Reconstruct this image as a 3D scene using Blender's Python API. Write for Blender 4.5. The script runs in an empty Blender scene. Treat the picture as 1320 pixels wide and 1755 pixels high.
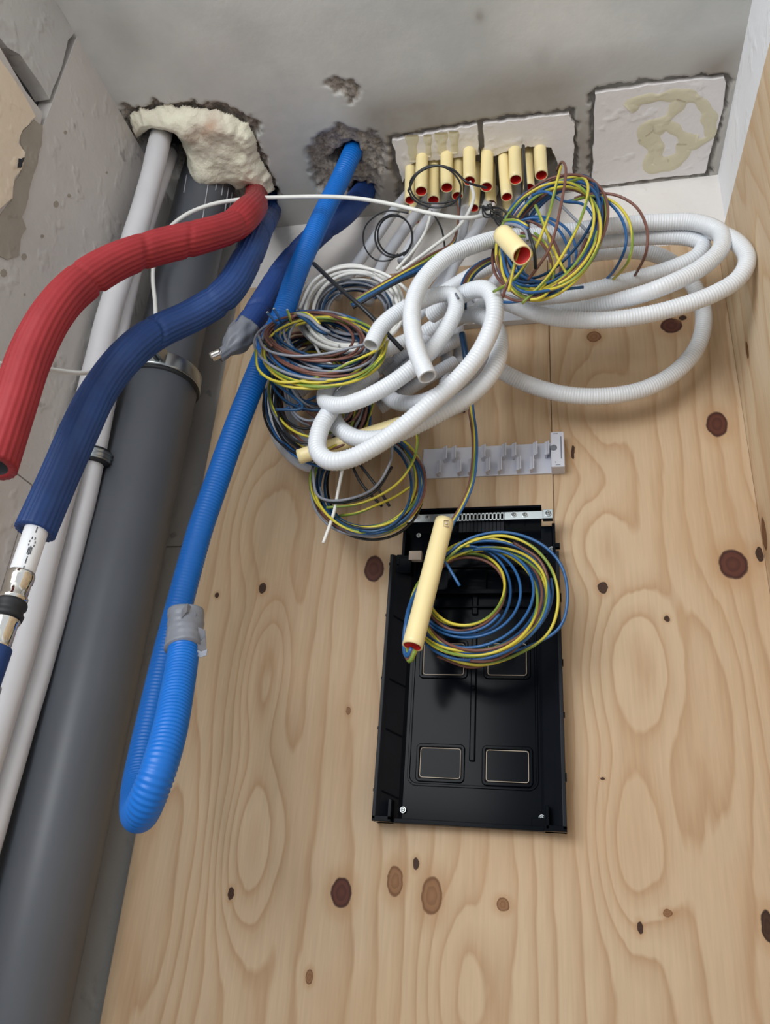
import bpy, math, random
import numpy as np
from mathutils import Vector, Matrix

random.seed(4)
rng = np.random.default_rng(7)
C = bpy.context.scene.collection
SC = bpy.context.scene

# ------------------------------------------------------------------ camera
FPX = 1336.238
CAM = np.array([0.0, -0.95, 1.5])
ROT = np.array([[0.9742348763, 0.0315591861, 0.2233169680],
                [0.2148146047, -0.4314998987, -0.8761635252],
                [0.0687101982, 0.9015607884, -0.4271616246]])
cd = bpy.data.cameras.new('camera'); cam = bpy.data.objects.new('camera', cd); C.objects.link(cam)
cd.sensor_fit = 'VERTICAL'; cd.sensor_height = 36.0; cd.lens = FPX / 1755 * 36.0
cd.clip_start = 0.01; cd.clip_end = 50
M4 = Matrix([[*ROT[0], CAM[0]], [*ROT[1], CAM[1]], [*ROT[2], CAM[2]], [0, 0, 0, 1]])
cam.matrix_world = M4
SC.camera = cam

# ------------------------------------------------------------------ light
SC.view_settings.view_transform = 'Standard'; SC.view_settings.look = 'None'
SC.view_settings.exposure = 0.0; SC.view_settings.gamma = 1.0
try: SC.view_settings.use_curve_mapping = False
except Exception: pass
w = bpy.data.worlds.new('world'); SC.world = w; w.use_nodes = True
bg = w.node_tree.nodes['Background']; bg.inputs[0].default_value = (0.90, 0.95, 1.0, 1); bg.inputs[1].default_value = 0.74

def area(name, loc, target, sx, sy, power, col=(1, 1, 1)):
    l = bpy.data.lights.new(name, 'AREA'); l.shape = 'RECTANGLE'; l.size = sx; l.size_y = sy
    l.energy = power; l.color = col
    o = bpy.data.objects.new(name, l); C.objects.link(o); o.location = loc
    d = Vector(target) - Vector(loc); o.rotation_euler = d.to_track_quat('-Z', 'Y').to_euler()
    return o
# daylight of the hall window behind the photographer
area('window_daylight', (-0.80, -1.9, 2.12), (0.10, 0, 2.38), 1.1, 0.8, 25, (0.97, 0.99, 1.0))

# ------------------------------------------------------------------ pixel -> world helpers
ZC, XL, XR, YB = 2.549, -0.6515, 0.2558, 0.018
def ray(px, py): return ROT @ np.array([(px - 660) / FPX, -(py - 877.5) / FPX, -1.0])
def D(px, py, dep=0.0):
    d = ray(px, py); return CAM + d * ((-dep - CAM[1]) / d[1])
def PZ(px, py, below=0.0):
    d = ray(px, py); return CAM + d * ((ZC - below - CAM[2]) / d[2])
def PX(px, py, off=0.0, base=XL):
    d = ray(px, py); return CAM + d * ((base + off - CAM[0]) / d[0])
def PW(px, py, wpx, r): return CAM + ray(px, py) * (FPX * 2 * r / wpx)
def zc_of(p): return float(-(ROT.T @ (np.asarray(p) - CAM))[2])

# ------------------------------------------------------------------ materials
def newmat(name):
    m = bpy.data.materials.new(name); m.use_nodes = True
    nt = m.node_tree; b = nt.nodes['Principled BSDF']; return m, nt, b
def srgb(r, g, b):
    f = lambda c: (c / 255 / 12.92) if c / 255 <= 0.04045 else ((c / 255 + 0.055) / 1.055) ** 2.4
    return (f(r), f(g), f(b), 1)
class NB:
    def __init__(s, nt): s.nt = nt
    def n(s, t, **k):
        x = s.nt.nodes.new(t)
        for a, v in k.items(): setattr(x, a, v)
        return x
    def put(s, sock, v):
        if isinstance(v, bpy.types.NodeSocket): s.nt.links.new(v, sock)
        elif v is not None: sock.default_value = v
    def m(s, op, a, b=None, c=None):
        x = s.n('ShaderNodeMath', operation=op)
        for i, v in enumerate((a, b, c)):
            if v is not None: s.put(x.inputs[i], v)
        return x.outputs[0]
    def v(s, op, a, b=None, out=0):
        x = s.n('ShaderNodeVectorMath', operation=op)
        s.put(x.inputs[0], a)
        if b is not None: s.put(x.inputs[1], b)
        return x.outputs[out]
    def noise(s, vec, scale, detail=3, rough=0.5, dist=0.0):
        x = s.n('ShaderNodeTexNoise'); s.put(x.inputs['Vector'], vec); x.inputs['Scale'].default_value = scale
        x.inputs['Detail'].default_value = detail; x.inputs['Roughness'].default_value = rough
        x.inputs['Distortion'].default_value = dist; return x.outputs[0]
    def ramp(s, fac, stops):
        x = s.n('ShaderNodeValToRGB'); s.put(x.inputs[0], fac); e = x.color_ramp.elements
        while len(e) < len(stops): e.new(0.5)
        for i, (p, c) in enumerate(stops): e[i].position = p; e[i].color = c
        return x.outputs[0]
    def mix(s, fac, a, b, mode='MIX'):
        x = s.n('ShaderNodeMix', data_type='RGBA', blend_type=mode)
        s.put(x.inputs[0], fac); s.put(x.inputs[6], a); s.put(x.inputs[7], b); return x.outputs[2]
    def mr(s, v, a, b, c=0.0, d=1.0, sm=True):
        x = s.n('ShaderNodeMapRange', interpolation_type='SMOOTHSTEP' if sm else 'LINEAR'); s.put(x.inputs[0], v)
        x.inputs[1].default_value = a; x.inputs[2].default_value = b; x.inputs[3].default_value = c; x.inputs[4].default_value = d
        return x.outputs[0]
    def bump(s, h, strength, dist, bs):
        x = s.n('ShaderNodeBump'); x.inputs['Strength'].default_value = strength; x.inputs['Distance'].default_value = dist
        s.put(x.inputs['Height'], h); s.nt.links.new(x.outputs[0], bs.inputs['Normal'])
    def obj(s): return s.n('ShaderNodeTexCoord').outputs['Object']
    def uv(s): return s.n('ShaderNodeTexCoord').outputs['UV']

def plain(name, col, rough=0.5, metal=0.0, var=0.06, scale=40, bump=0.0, coat=0.0, spec=None):
    m, nt, b = newmat(name); g = NB(nt)
    no = g.noise(g.obj(), scale, 4)
    k = g.mr(no, 0.3, 0.7, 1 - var, 1 + var, False)
    cc = g.v('SCALE', tuple(col[:3])); nt.links.new(k, cc.node.inputs['Scale'])
    nt.links.new(cc, b.inputs['Base Color'])
    b.inputs['Roughness'].default_value = rough; b.inputs['Metallic'].default_value = metal
    if spec is not None: b.inputs['Specular IOR Level'].default_value = spec
    if coat: b.inputs['Coat Weight'].default_value = coat
    if bump: g.bump(no, 1.0, bump, b)
    return m

def wood_mat(name, ax, ovals, knots, base, line, K=31.0, seed=0.0, lean=0.0):
    m, nt, b = newmat(name); g = NB(nt)
    sep = g.n('ShaderNodeSeparateXYZ'); nt.links.new(g.obj(), sep.inputs[0])
    u = sep.outputs[0 if ax == 'x' else 1]; z = sep.outputs[2]
    cmb = g.n('ShaderNodeCombineXYZ'); nt.links.new(u, cmb.inputs[0]); nt.links.new(z, cmb.inputs[1]); cmb.inputs[2].default_value = seed
    p = cmb.outputs[0]
    ps = g.v('MULTIPLY', p, (1.0, 0.22, 1.0)); 
    n1 = g.noise(ps, 5.0, 2, 0.45); n2 = g.noise(ps, 22.0, 3, 0.5); n3 = g.noise(g.v('MULTIPLY', p, (1, 0.05, 1)), 260, 2, 0.6)
    h = g.m('MULTIPLY', u, K)
    h = g.m('ADD', h, g.m('MULTIPLY', n1, 5.5)); h = g.m('ADD', h, g.m('MULTIPLY', n2, 1.2))
    for (cu, cz, su, sz, a) in ovals:
        d = g.v('LENGTH', g.v('MULTIPLY', g.v('SUBTRACT', p, (cu, cz, seed)), (1 / su, 1 / sz, 1)), out=1)
        e = g.m('POWER', 2.718, g.m('MULTIPLY', g.m('POWER', d, 2.6), -1.0))
        h = g.m('ADD', h, g.m('MULTIPLY', e, a))
    fr = g.m('FRACT', h)
    band = g.ramp(fr, [(0.0, line), (0.10, base), (0.40, base), (0.78, tuple(np.array(base) * 0.6 + np.array(line) * 0.4)), (1.0, line)])
    # ring-to-ring tone change
    ring = g.noise(p, 3.0, 3, 0.5)
    col = g.mix(g.mr(ring, 0.35, 0.7, 0.0, 0.5), band, srgb(190, 156, 120))
    fine = g.mr(n3, 0.3, 0.7, 0.94, 1.05, False)
    col = g.v('SCALE', col); nt.links.new(fine, col.node.inputs['Scale'])
    pn = g.v('ADD', p, g.v('SCALE', g.n('ShaderNodeTexNoise').outputs[1]))
    nn = pn.node.inputs[1].links[0].from_node; nn.inputs['Scale'].default_value = 0.004
    tn = nn.inputs[0].links[0].from_node; tn.inputs['Scale'].default_value = 90; nt.links.new(p, tn.inputs['Vector'])
    for kcol, rim, ks in knots:
        dm = None
        for (cu, cz, su, sz) in ks:
            d = g.v('LENGTH', g.v('MULTIPLY', g.v('SUBTRACT', pn, (cu + 0.002, cz + 0.002, seed + 0.002)), (1 / su, 1 / sz, 0)), out=1)
            dm = d if dm is None else g.m('MINIMUM', dm, d)
        col = g.mix(g.mr(dm, 2.6, 0.9, 0, 0.45), col, srgb(172, 130, 88))
        rings = g.mix(g.mr(g.m('FRACT', g.m('MULTIPLY', dm, 1.8)), 0.1, 0.95, 0, .45), kcol, rim)
        col = g.mix(g.mr(dm, 1.08, 0.92), col, rings)
        col = g.mix(g.mr(g.m('ABSOLUTE', g.m('SUBTRACT', dm, 0.98)), 0.16, 0.03, 0, 0.85), col, rim)
    nt.links.new(col, b.inputs['Base Color']); b.inputs['Roughness'].default_value = 0.62
    b.inputs['Specular IOR Level'].default_value = 0.3
    g.bump(fr, 0.25, 0.0006, b)
    return m

def concrete_mat():
    m, nt, b = newmat('concrete'); g = NB(nt); o = g.obj()
    n = g.noise(o, 5, 5, 0.6); n2 = g.noise(o, 40, 4, 0.6); n3 = g.noise(o, 2.2, 2, 0.5)
    c = g.ramp(n, [(0.3, srgb(190, 194, 193)), (0.7, srgb(224, 224, 220))])
    c = g.mix(g.mr(n3, 0.45, 0.75, 0, 0.35), c, srgb(188, 178, 165))
    c = g.mix(g.mr(n2, 0.62, 0.8, 0, 0.2), c, srgb(150, 148, 144))
    st = g.n('ShaderNodeAttribute', attribute_name='stain').outputs['Fac']
    c = g.mix(g.m('MULTIPLY', st, g.mr(n, 0.25, 0.6, 0.5, 1.0)), c, srgb(146, 137, 127))
    ro = g.n('ShaderNodeAttribute', attribute_name='rough').outputs['Fac']
    v = g.noise(o, 170, 4, 0.7)
    rc = g.ramp(v, [(0.30, srgb(96, 88, 82)), (0.45, srgb(152, 143, 134)), (0.6, srgb(178, 169, 158)), (0.72, srgb(225, 218, 208))])
    c = g.mix(ro, c, rc)
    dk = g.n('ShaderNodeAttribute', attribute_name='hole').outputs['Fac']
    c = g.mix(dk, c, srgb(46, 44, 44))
    nt.links.new(c, b.inputs['Base Color']); b.inputs['Roughness'].default_value = 0.85
    g.bump(n2, 0.5, 0.001, b); return m
def plaster_mat(name, c0, c1, spots=srgb(120, 114, 108), sf=0.5, sc=6):
    m, nt, b = newmat(name); g = NB(nt); o = g.obj()
    n = g.noise(o, sc, 5, 0.55); n2 = g.noise(o, 60, 4, 0.6); n3 = g.noise(o, 30, 2, 0.5)
    c = g.ramp(n, [(0.3, c0), (0.7, c1)])
    c = g.mix(g.mr(n3, 0.70, 0.76, 0, sf), c, spots)
    nt.links.new(c, b.inputs['Base Color']); b.inputs['Roughness'].default_value = 0.85
    g.bump(g.m('ADD', n2, g.mr(n3, .55, .7, 0, 1.2)), 0.5, 0.0014, b); return m
def foam_mat():
    m, nt, b = newmat('pu_foam'); g = NB(nt); o = g.obj()
    n = g.noise(o, 16, 3, 0.5); n2 = g.noise(o, 130, 4, 0.65)
    c = g.ramp(n, [(0.40, srgb(252, 250, 226)), (0.58, srgb(246, 240, 220)), (0.66, srgb(226, 212, 192)), (0.76, srgb(206, 176, 152))])
    c = g.mix(g.mr(n2, 0.6, 0.75, 0, 0.2), c, srgb(198, 184, 160))
    nt.links.new(c, b.inputs['Base Color']); b.inputs['Roughness'].default_value = 0.8
    g.bump(n2, 0.8, 0.003, b); return m
def yg_mat():
    m, nt, b = newmat('yellow_green_insulation'); g = NB(nt)
    sep = g.n('ShaderNodeSeparateXYZ'); nt.links.new(g.uv(), sep.inputs[0])
    # two-colour jacket: one side green, the other yellow, slowly twisting
    ph = g.m('ADD', g.m('MULTIPLY', sep.outputs[0], 7.0), sep.outputs[1])
    s = g.m('SINE', g.m('MULTIPLY', ph, 6.2832))
    c = g.mix(g.mr(s, 0.25, 0.5), srgb(208, 192, 66), srgb(122, 146, 58))
    nt.links.new(c, b.inputs['Base Color']); b.inputs['Roughness'].default_value = 0.4; return m
def sleeve_mat(name, c0, c1):
    m, nt, b = newmat(name); g = NB(nt)
    n = g.noise(g.obj(), 22, 4, 0.6); n2 = g.noise(g.obj(), 300, 3, 0.6)
    c = g.ramp(n, [(0.3, c0), (0.7, c1)])
    nt.links.new(c, b.inputs['Base Color']); b.inputs['Roughness'].default_value = 0.55
    g.bump(n2, 0.3, 0.0005, b); return m

MT = {}
MT['concrete'] = concrete_mat()
MT['white_wall'] = plaster_mat('white_plaster', srgb(222, 217, 212), srgb(232, 228, 224), sf=0.1)
MT['bare_wall'] = plaster_mat('bare_block', srgb(182, 177, 170), srgb(194, 189, 182))
MT['bright_wall'] = plaster_mat('white_painted_board', srgb(236, 238, 242), srgb(244, 246, 250), sf=0.0)
MT['left_wall'] = plaster_mat('grey_block', srgb(206, 200, 195), srgb(218, 213, 208))
MT['left_wall_top'] = plaster_mat('grey_block_upper', srgb(190, 188, 185), srgb(206, 204, 200))
MT['beige_board'] = plaster_mat('beige_render', srgb(236, 218, 192), srgb(242, 226, 204), sf=0.1)
MT['smear'] = plaster_mat('glue_smear', srgb(160, 152, 140), srgb(178, 168, 154), sf=0.2, sc=14)
MT['mortar'] = plaster_mat('dark_mortar', srgb(38, 42, 52), srgb(64, 64, 68))
MT['block'] = plaster_mat('white_block', srgb(226, 221, 220), srgb(238, 234, 232), srgb(180, 172, 165), 0.3)
MT['glue'] = plaster_mat('yellow_glue', srgb(212, 204, 174), srgb(222, 214, 188), sf=0.1)
MT['foam'] = foam_mat()
MT['floor'] = plaster_mat('floor_screed', srgb(170, 166, 162), srgb(188, 184, 180))
MT['grey_pipe'] = plain('grey_pvc', srgb(92, 96, 103), 0.4, var=0.05, scale=9)
MT['white_pipe'] = plain('white_foam_pipe', srgb(226, 226, 230), 0.5, var=0.03, scale=20)
MT['white_gloss'] = plain('white_pex', srgb(235, 237, 240), 0.3, var=0.02)
MT['red_ins'] = sleeve_mat('red_sleeve', srgb(140, 26, 34), srgb(158, 38, 45))
MT['blue_ins'] = sleeve_mat('blue_sleeve', srgb(16, 50, 106), srgb(26, 66, 126))
MT['blue_ins2'] = sleeve_mat('blue_sleeve_violet', srgb(30, 62, 128), srgb(46, 82, 152))
MT['blue_cond'] = plain('bright_blue_plastic', srgb(0, 108, 202), 0.42, var=0.04)
MT['conduit'] = plain('light_grey_conduit', srgb(222, 226, 231), 0.36, var=0.03)
MT['conduit_grey'] = plain('dull_grey_conduit', srgb(196, 199, 206), 0.45, var=0.03)
MT['cream'] = plain('cream_pvc', srgb(246, 228, 172), 0.4, var=0.03, scale=25)
MT['red_in'] = plain('red_lining', srgb(222, 48, 44), 0.5, var=0.05)
MT['dark_in'] = plain('dark_interior', srgb(60, 60, 64), 0.7)
MT['white_in'] = plain('white_interior', srgb(196, 196, 198), 0.6)
MT['tape'] = plain('grey_tape', srgb(132, 136, 146), 0.42, var=0.10, scale=60, bump=0.0012)
MT['steel'] = plain('zinc_steel', srgb(176, 182, 184), 0.3, 1.0, var=0.12, scale=30)
MT['chrome'] = plain('chrome', srgb(225, 222, 216), 0.12, 1.0, var=0.05, scale=50)
MT['rubber'] = plain('black_rubber', srgb(32, 34, 38), 0.6)
MT['black'] = plain('black_plastic', srgb(8, 12, 18), 0.16, var=0.15, scale=12, spec=.06)
MT['black_matte'] = plain('black_plastic_matte', srgb(20, 23, 29), 0.4, var=0.1, spec=.15)
MT['pale_edge'] = plain('pale_cut_edge', srgb(196, 180, 162), 0.5)
MT['rail'] = plain('light_grey_plastic', srgb(205, 207, 218), 0.4, var=0.02)
MT['rail_dark'] = plain('mid_grey_plastic', srgb(110, 114, 124), 0.5)
MT['w_blue'] = plain('blue_insulation', srgb(38, 92, 148), 0.38)
MT['w_dblue'] = plain('dark_blue_insulation', srgb(22, 66, 104), 0.38)
MT['w_brown'] = plain('brown_insulation', srgb(116, 76, 66), 0.4)
MT['w_grey'] = plain('grey_insulation', srgb(136, 140, 150), 0.4)
MT['w_black'] = plain('black_insulation', srgb(30, 33, 38), 0.4)
MT['w_white'] = plain('white_insulation', srgb(236, 236, 232), 0.4)
MT['w_yg'] = yg_mat()
MT['copper'] = plain('copper', srgb(230, 140, 90), 0.3, 1.0)
MT['ink'] = plain('black_ink', srgb(60, 64, 72), 0.6)
MT['scratch'] = plain('white_paint_drip', srgb(190, 192, 198), 0.7)

# ------------------------------------------------------------------ object helpers
def tag(o, label=None, cat=None, group=None, kind=None):
    if label: o['label'] = label
    if cat: o['category'] = cat
    if group: o['group'] = group
    if kind: o['kind'] = kind
    return o
def empty(name, loc, label, cat, group=None):
    o = bpy.data.objects.new(name, None); C.objects.link(o); o.empty_display_size = 0.02
    o.location = Vector([float(v) for v in loc]); bpy.context.view_layer.update()
    return tag(o, label, cat, group)
def mesh(name, V, F, mat, parent=None, smooth=False, uv=None, mats=None, midx=None):
    me = bpy.data.meshes.new(name)
    V = np.asarray(V, float)
    me.from_pydata(V.tolist(), [], F if isinstance(F, list) else F.tolist())
    for mm in (mats or [mat]): me.materials.append(MT[mm])
    if midx is not None: me.polygons.foreach_set('material_index', midx)
    if smooth: me.polygons.foreach_set('use_smooth', [True] * len(me.polygons))
    if uv is not None:
        l = me.uv_layers.new(name='UVMap'); idx = np.zeros(len(me.loops), int); me.loops.foreach_get('vertex_index', idx)
        l.data.foreach_set('uv', np.asarray(uv, float)[idx].ravel())
    me.update()
    o = bpy.data.objects.new(name, me); C.objects.link(o)
    if parent is not None:
        o.parent = parent; o.matrix_parent_inverse = parent.matrix_world.inverted()
    return o
class MB:
    def __init__(s): s.V = []; s.F = []
    def add(s, V, F):
        k = len(s.V); s.V += [list(map(float, v)) for v in V]; s.F += [[i + k for i in f] for f in F]
    def box(s, a, b):
        (x0, y0, z0), (x1, y1, z1) = a, b
        x0, x1 = sorted((x0, x1)); y0, y1 = sorted((y0, y1)); z0, z1 = sorted((z0, z1))
        V = [(x0, y0, z0), (x1, y0, z0), (x1, y1, z0), (x0, y1, z0), (x0, y0, z1), (x1, y0, z1), (x1, y1, z1), (x0, y1, z1)]
        s.add(V, [[3, 2, 1, 0], [4, 5, 6, 7], [0, 1, 5, 4], [1, 2, 6, 5], [2, 3, 7, 6], [3, 0, 4, 7]])
    def prism(s, poly, off):
        n = len(poly); off = np.asarray(off, float); P = [np.asarray(p, float) for p in poly]
        s.add(P + [p + off for p in P], [list(range(n))[::-1], list(range(n, 2 * n))] + [[i, (i + 1) % n, n + (i + 1) % n, n + i] for i in range(n)])
    def cyl(s, c, ax, r, h, n=20, r2=None):
        c = np.asarray(c, float); ax = np.asarray(ax, float); ax /= np.linalg.norm(ax)
        u = np.cross(ax, (0.3, 0.5, 0.8)); u /= np.linalg.norm(u); v = np.cross(ax, u); r2 = r if r2 is None else r2
        A = [c + r * (math.cos(t) * u + math.sin(t) * v) for t in np.linspace(0, 2 * math.pi, n, False)]
        B = [c + ax * h + r2 * (math.cos(t) * u + math.sin(t) * v) for t in np.linspace(0, 2 * math.pi, n, False)]
        s.add(A + B, [list(range(n))[::-1], list(range(n, 2 * n))] + [[i, (i + 1) % n, n + (i + 1) % n, n + i] for i in range(n)])
    def build(s, name, mat, parent=None, smooth=False, bevel=0.0):
        o = mesh(name, s.V, s.F, mat, parent, smooth)
        if bevel:
            b = o.modifiers.new('bevel', 'BEVEL'); b.width = bevel; b.segments = 2; b.limit_method = 'ANGLE'
        return o

def spline(P, step):
    """Catmull-Rom through the control points, resampled at equal steps."""
    P = np.asarray(P, float)
    if len(P) == 2: Q = P[0] + (P[1] - P[0]) * np.linspace(0, 1, 50)[:, None]
    else:
        A = np.vstack([2 * P[0] - P[1], P, 2 * P[-1] - P[-2]]); out = []
        for i in range(1, len(A) - 2):
            p0, p1, p2, p3 = A[i - 1:i + 3]
            d1 = max(np.linalg.norm(p2 - p1), 1e-6) ** .5; d0 = max(np.linalg.norm(p1 - p0), 1e-6) ** .5; d2 = max(np.linalg.norm(p3 - p2), 1e-6) ** .5
            m1 = (p2 - p1) - (p2 - p0) * d1 / (d0 + d1) + (p1 - p0) * d1 / d0 * d1 / (d0 + d1) if d0 > 0 else p2 - p1
            m1 = d1 * ((p1 - p0) / d0 - (p2 - p0) / (d0 + d1) + (p2 - p1) / d1)
            m2 = d1 * ((p2 - p1) / d1 - (p3 - p1) / (d1 + d2) + (p3 - p2) / d2)
            t = np.linspace(0, 1, 24, False)[:, None]
            out.append((2 * t**3 - 3 * t**2 + 1) * p1 + (t**3 - 2 * t**2 + t) * m1 + (-2 * t**3 + 3 * t**2) * p2 + (t**3 - t**2) * m2)
        Q = np.vstack(out + [P[-1:]])
    s = np.r_[0, np.cumsum(np.linalg.norm(np.diff(Q, axis=0), axis=1))]
    n = max(int(s[-1] / step), 2); t = np.linspace(0, s[-1], n + 1)
    return np.array([np.interp(t, s, Q[:, k]) for k in range(3)]).T, t
def smooth_path(Q, k):
    for _ in range(k):
        Q = Q.copy(); Q[1:-1] = (Q[:-2] + 2 * Q[1:-1] + Q[2:]) / 4
    return Q
def frames(Q):
    T = np.gradient(Q, axis=0); T /= np.linalg.norm(T, axis=1)[:, None] + 1e-12
    u = np.cross(T[0], (0.13, 0.95, 0.2)); u /= np.linalg.norm(u); U = [u]
    for i in range(1, len(Q)):
        u = U[-1] - T[i] * np.dot(U[-1], T[i]); U.append(u / (np.linalg.norm(u) + 1e-12))
    U = np.array(U); return T, U, np.cross(T, U)
def tube(name, P, r, mat, parent=None, step=0.004, nseg=12, pitch=0, groove=0.9, rfun=None, hollow0=0, hollow1=0, capm=None, sm=0, wall=0.8, presampled=False):
    """one swept tube; hollow ends get a wall thickness and a bore"""
    if pitch: step = pitch / 4
    Q, s = spline(P, step)
    if sm: Q = smooth_path(Q, sm)
    T, U, W = frames(Q); n = len(Q)
    th = np.linspace(0, 2 * math.pi, nseg, False)
    Rr = np.full((n, nseg), r)
    if pitch:
        k = (np.arange(n) % 4); Rr *= np.where((k == 0) | (k == 1), 1.0, groove)[:, None]
    if rfun is not None: Rr = Rr * rfun(s[:, None], th[None, :])
    idx = list(range(n)); rad = [Rr[i] for i in range(n)]; pos = [Q[i] for i in range(n)]; fr = list(range(n)); mi = [0] * n
    def bore(e):
        j = min(int(0.03 / step), n - 1); j = j if e == 0 else n - 1 - j; a = 0 if e == 0 else n - 1
        seq = [(Q[j], np.full(nseg, r * wall * 0.01), j), (Q[j], np.full(nseg, r * wall), j), (Q[a], np.full(nseg, r * wall), a)]
        return seq
    if hollow0:
        sq = bore(0); pos = [q[0] for q in sq] + pos; rad = [q[1] for q in sq] + rad; fr = [q[2] for q in sq] + fr
    if hollow1:
        sq = bore(1)[::-1]; pos += [q[0] for q in sq]; rad += [q[1] for q in sq]; fr += [q[2] for q in sq]
    pos = np.array(pos); rad = np.array(rad); fr = np.array(fr); N = len(pos)
    V = pos[:, None] + rad[:, :, None] * (np.cos(th)[None, :, None] * U[fr][:, None] + np.sin(th)[None, :, None] * W[fr][:, None])
    V = V.reshape(-1, 3)
    i = np.arange(N - 1)[:, None] * nseg; j = np.arange(nseg)[None]; j2 = (j + 1) % nseg
    F = np.stack([i + j, i + j2, i + nseg + j2, i + nseg + j], -1).reshape(-1, 4)
    mids = np.zeros((N - 1, nseg), int)
    if hollow0: mids[:2] = 1
    if hollow1: mids[-2:] = 1
    uv = np.stack([np.repeat(s[fr], nseg), np.tile(np.abs(np.linspace(-1, 1, nseg, False)) * 0.5, N)], -1)
    F = F.tolist(); mids = mids.ravel().tolist()
    if not hollow0: F.append(list(range(nseg))[::-1]); mids.append(0)
    if not hollow1: F.append(list(range((N - 1) * nseg, N * nseg))); mids.append(0)
    mats = [mat] + ([capm or 'dark_in'] if (hollow0 or hollow1) else [])
    return mesh(name, V, F, mat, parent, True, uv, mats, mids)

def jitter_poly(P, n, amp, close=True):
    P = [np.asarray(p, float) for p in P]; out = []
    ph = rng.uniform(0, 6.28, 6)
    m = len(P); per = sum(np.linalg.norm(P[(i + 1) % m] - P[i]) for i in range(m)); st = max(per / (m * n), 0.004)
    for i in range(m if close else m - 1):
        a, b = P[i], P[(i + 1) % m]; kk = max(int(np.linalg.norm(b - a) / st), 1); prev = np.zeros(3)
        for k in range(kk):
            prev = prev * .6 + rng.normal(size=3) * amp * .8; out.append(a + (b - a) * k / kk + (prev if k else 0))
    return out

# polygon signed distance on a plane, positive inside
def sdist(PX2, poly):
    poly = np.asarray(poly, float); x, y = PX2[:, 0], PX2[:, 1]
    d = np.full(len(x), 1e9); ins = np.zeros(len(x), bool); n = len(poly)
    for i in range(n):
        a, b = poly[i], poly[(i + 1) % n]; e = b - a; wv = PX2 - a
        t = np.clip((wv @ e) / (e @ e + 1e-12), 0, 1); d = np.minimum(d, np.linalg.norm(wv - t[:, None] * e, axis=1))
        c = ((a[1] > y) != (b[1] > y)) & (x < (b[0] - a[0]) * (y - a[1]) / (b[1] - a[1] + 1e-15) + a[0]); ins ^= c
    return np.where(ins, d, -d)
def vnoise(x, y, sc, seed=0):
    x = x * sc; y = y * sc; xi = np.floor(x).astype(int); yi = np.floor(y).astype(int); fx = x - xi; fy = y - yi
    fx = fx * fx * (3 - 2 * fx); fy = fy * fy * (3 - 2 * fy)
    def h(a, b): return np.modf(np.abs(np.sin(a * 127.1 + b * 311.7 + seed * 74.7) * 43758.5453))[0]
    return (h(xi, yi) * (1 - fx) + h(xi + 1, yi) * fx) * (1 - fy) + (h(xi, yi + 1) * (1 - fx) + h(xi + 1, yi + 1) * fx) * fy

# ================================================================== STRUCTURE
YF = -0.80
def quadwall(name, a, b, mat):
    m = MB(); m.box(a, b); o = m.build(name, mat); tag(o, kind='structure'); return o
quadwall('floor', (XL - 0.1, YF - 1.2, -0.06), (XR + 0.12, YB + 0.1, 0.0), 'floor')
zjb = D(300, 937, -YB)[2]
zpt = (D(518, 483)[2] + D(1010, 436)[2]) / 2
wb = bpy.data.objects.new('wall_back', None); C.objects.link(wb); tag(wb, kind='structure')
m = MB(); m.box((XL - 0.1, YB, 0), (XR + 0.1, YB + 0.1, zjb - 0.0012)); m.box((XL - 0.1, YB, zjb + 0.0012), (XR + 0.1, YB + 0.1, zpt - .01)); m.box((XL - 0.1, YB + 0.004, zjb - 0.003), (XR + 0.1, YB + 0.1, zjb + 0.003)); m.build('bare_blocks', 'bare_wall', wb)
m = MB(); m.box((XL - 0.1, YB, zpt - .01), (XR + 0.1, YB + 0.1, ZC)); m.build('plastered_strip', 'white_wall', wb)
quadwall('wall_right', (XR, YF, 0), (XR + 0.1, YB, ZC), 'bright_wall')

# ceiling: fine grid with broken-out spots around the penetrations
def c2(px, py, below=0): return PZ(px, py, below)[:2]
foam_px = [(222, 200), (240, 188), (262, 190), (282, 181), (300, 186), (325, 184), (352, 190), (378, 192), (402, 203), (424, 214), (437, 232), (441, 262), (452, 284), (464, 305), (471, 326), (462, 333), (444, 324), (430, 318), (408, 326), (388, 316), (372, 312), (352, 308), (334, 300), (322, 285), (318, 262), (308, 240), (290, 225), (262, 220), (244, 230), (232, 240), (226, 224)]
holes = [  # pixel outline, depth, edge softness, rough weight
    ([(205, 195), (215, 178), (232, 185), (258, 182), (268, 172), (285, 182), (330, 178), (372, 176), (400, 190), (440, 206), (446, 222), (436, 235), (460, 290), (480, 335), (470, 352), (380, 345), (300, 300), (225, 250)], 0.012, 0.006, 1),
    ([(528, 255), (540, 240), (566, 226), (580, 214), (598, 222), (630, 228), (652, 238), (662, 258), (655, 300), (640, 345), (600, 345), (545, 320), (533, 290)], 0.012, 0.010, 1),
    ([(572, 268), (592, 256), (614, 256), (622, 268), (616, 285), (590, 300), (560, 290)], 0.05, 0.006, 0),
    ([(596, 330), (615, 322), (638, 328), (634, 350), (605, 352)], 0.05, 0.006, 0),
    ([(556, 144), (572, 136), (590, 140), (606, 144), (620, 154), (614, 166), (604, 176), (592, 170), (584, 162), (570, 158)], 0.006, 0.004, 1),
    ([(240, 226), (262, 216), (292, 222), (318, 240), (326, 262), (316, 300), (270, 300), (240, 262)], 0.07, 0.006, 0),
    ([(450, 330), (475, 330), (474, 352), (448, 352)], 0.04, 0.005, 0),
    ([(690, 285), (735, 268), (800, 255), (822, 262), (850, 262), (880, 256), (945, 254), (948, 280), (900, 300), (840, 340), (700, 352)], 0.022, 0.006, 0.25),
]
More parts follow.
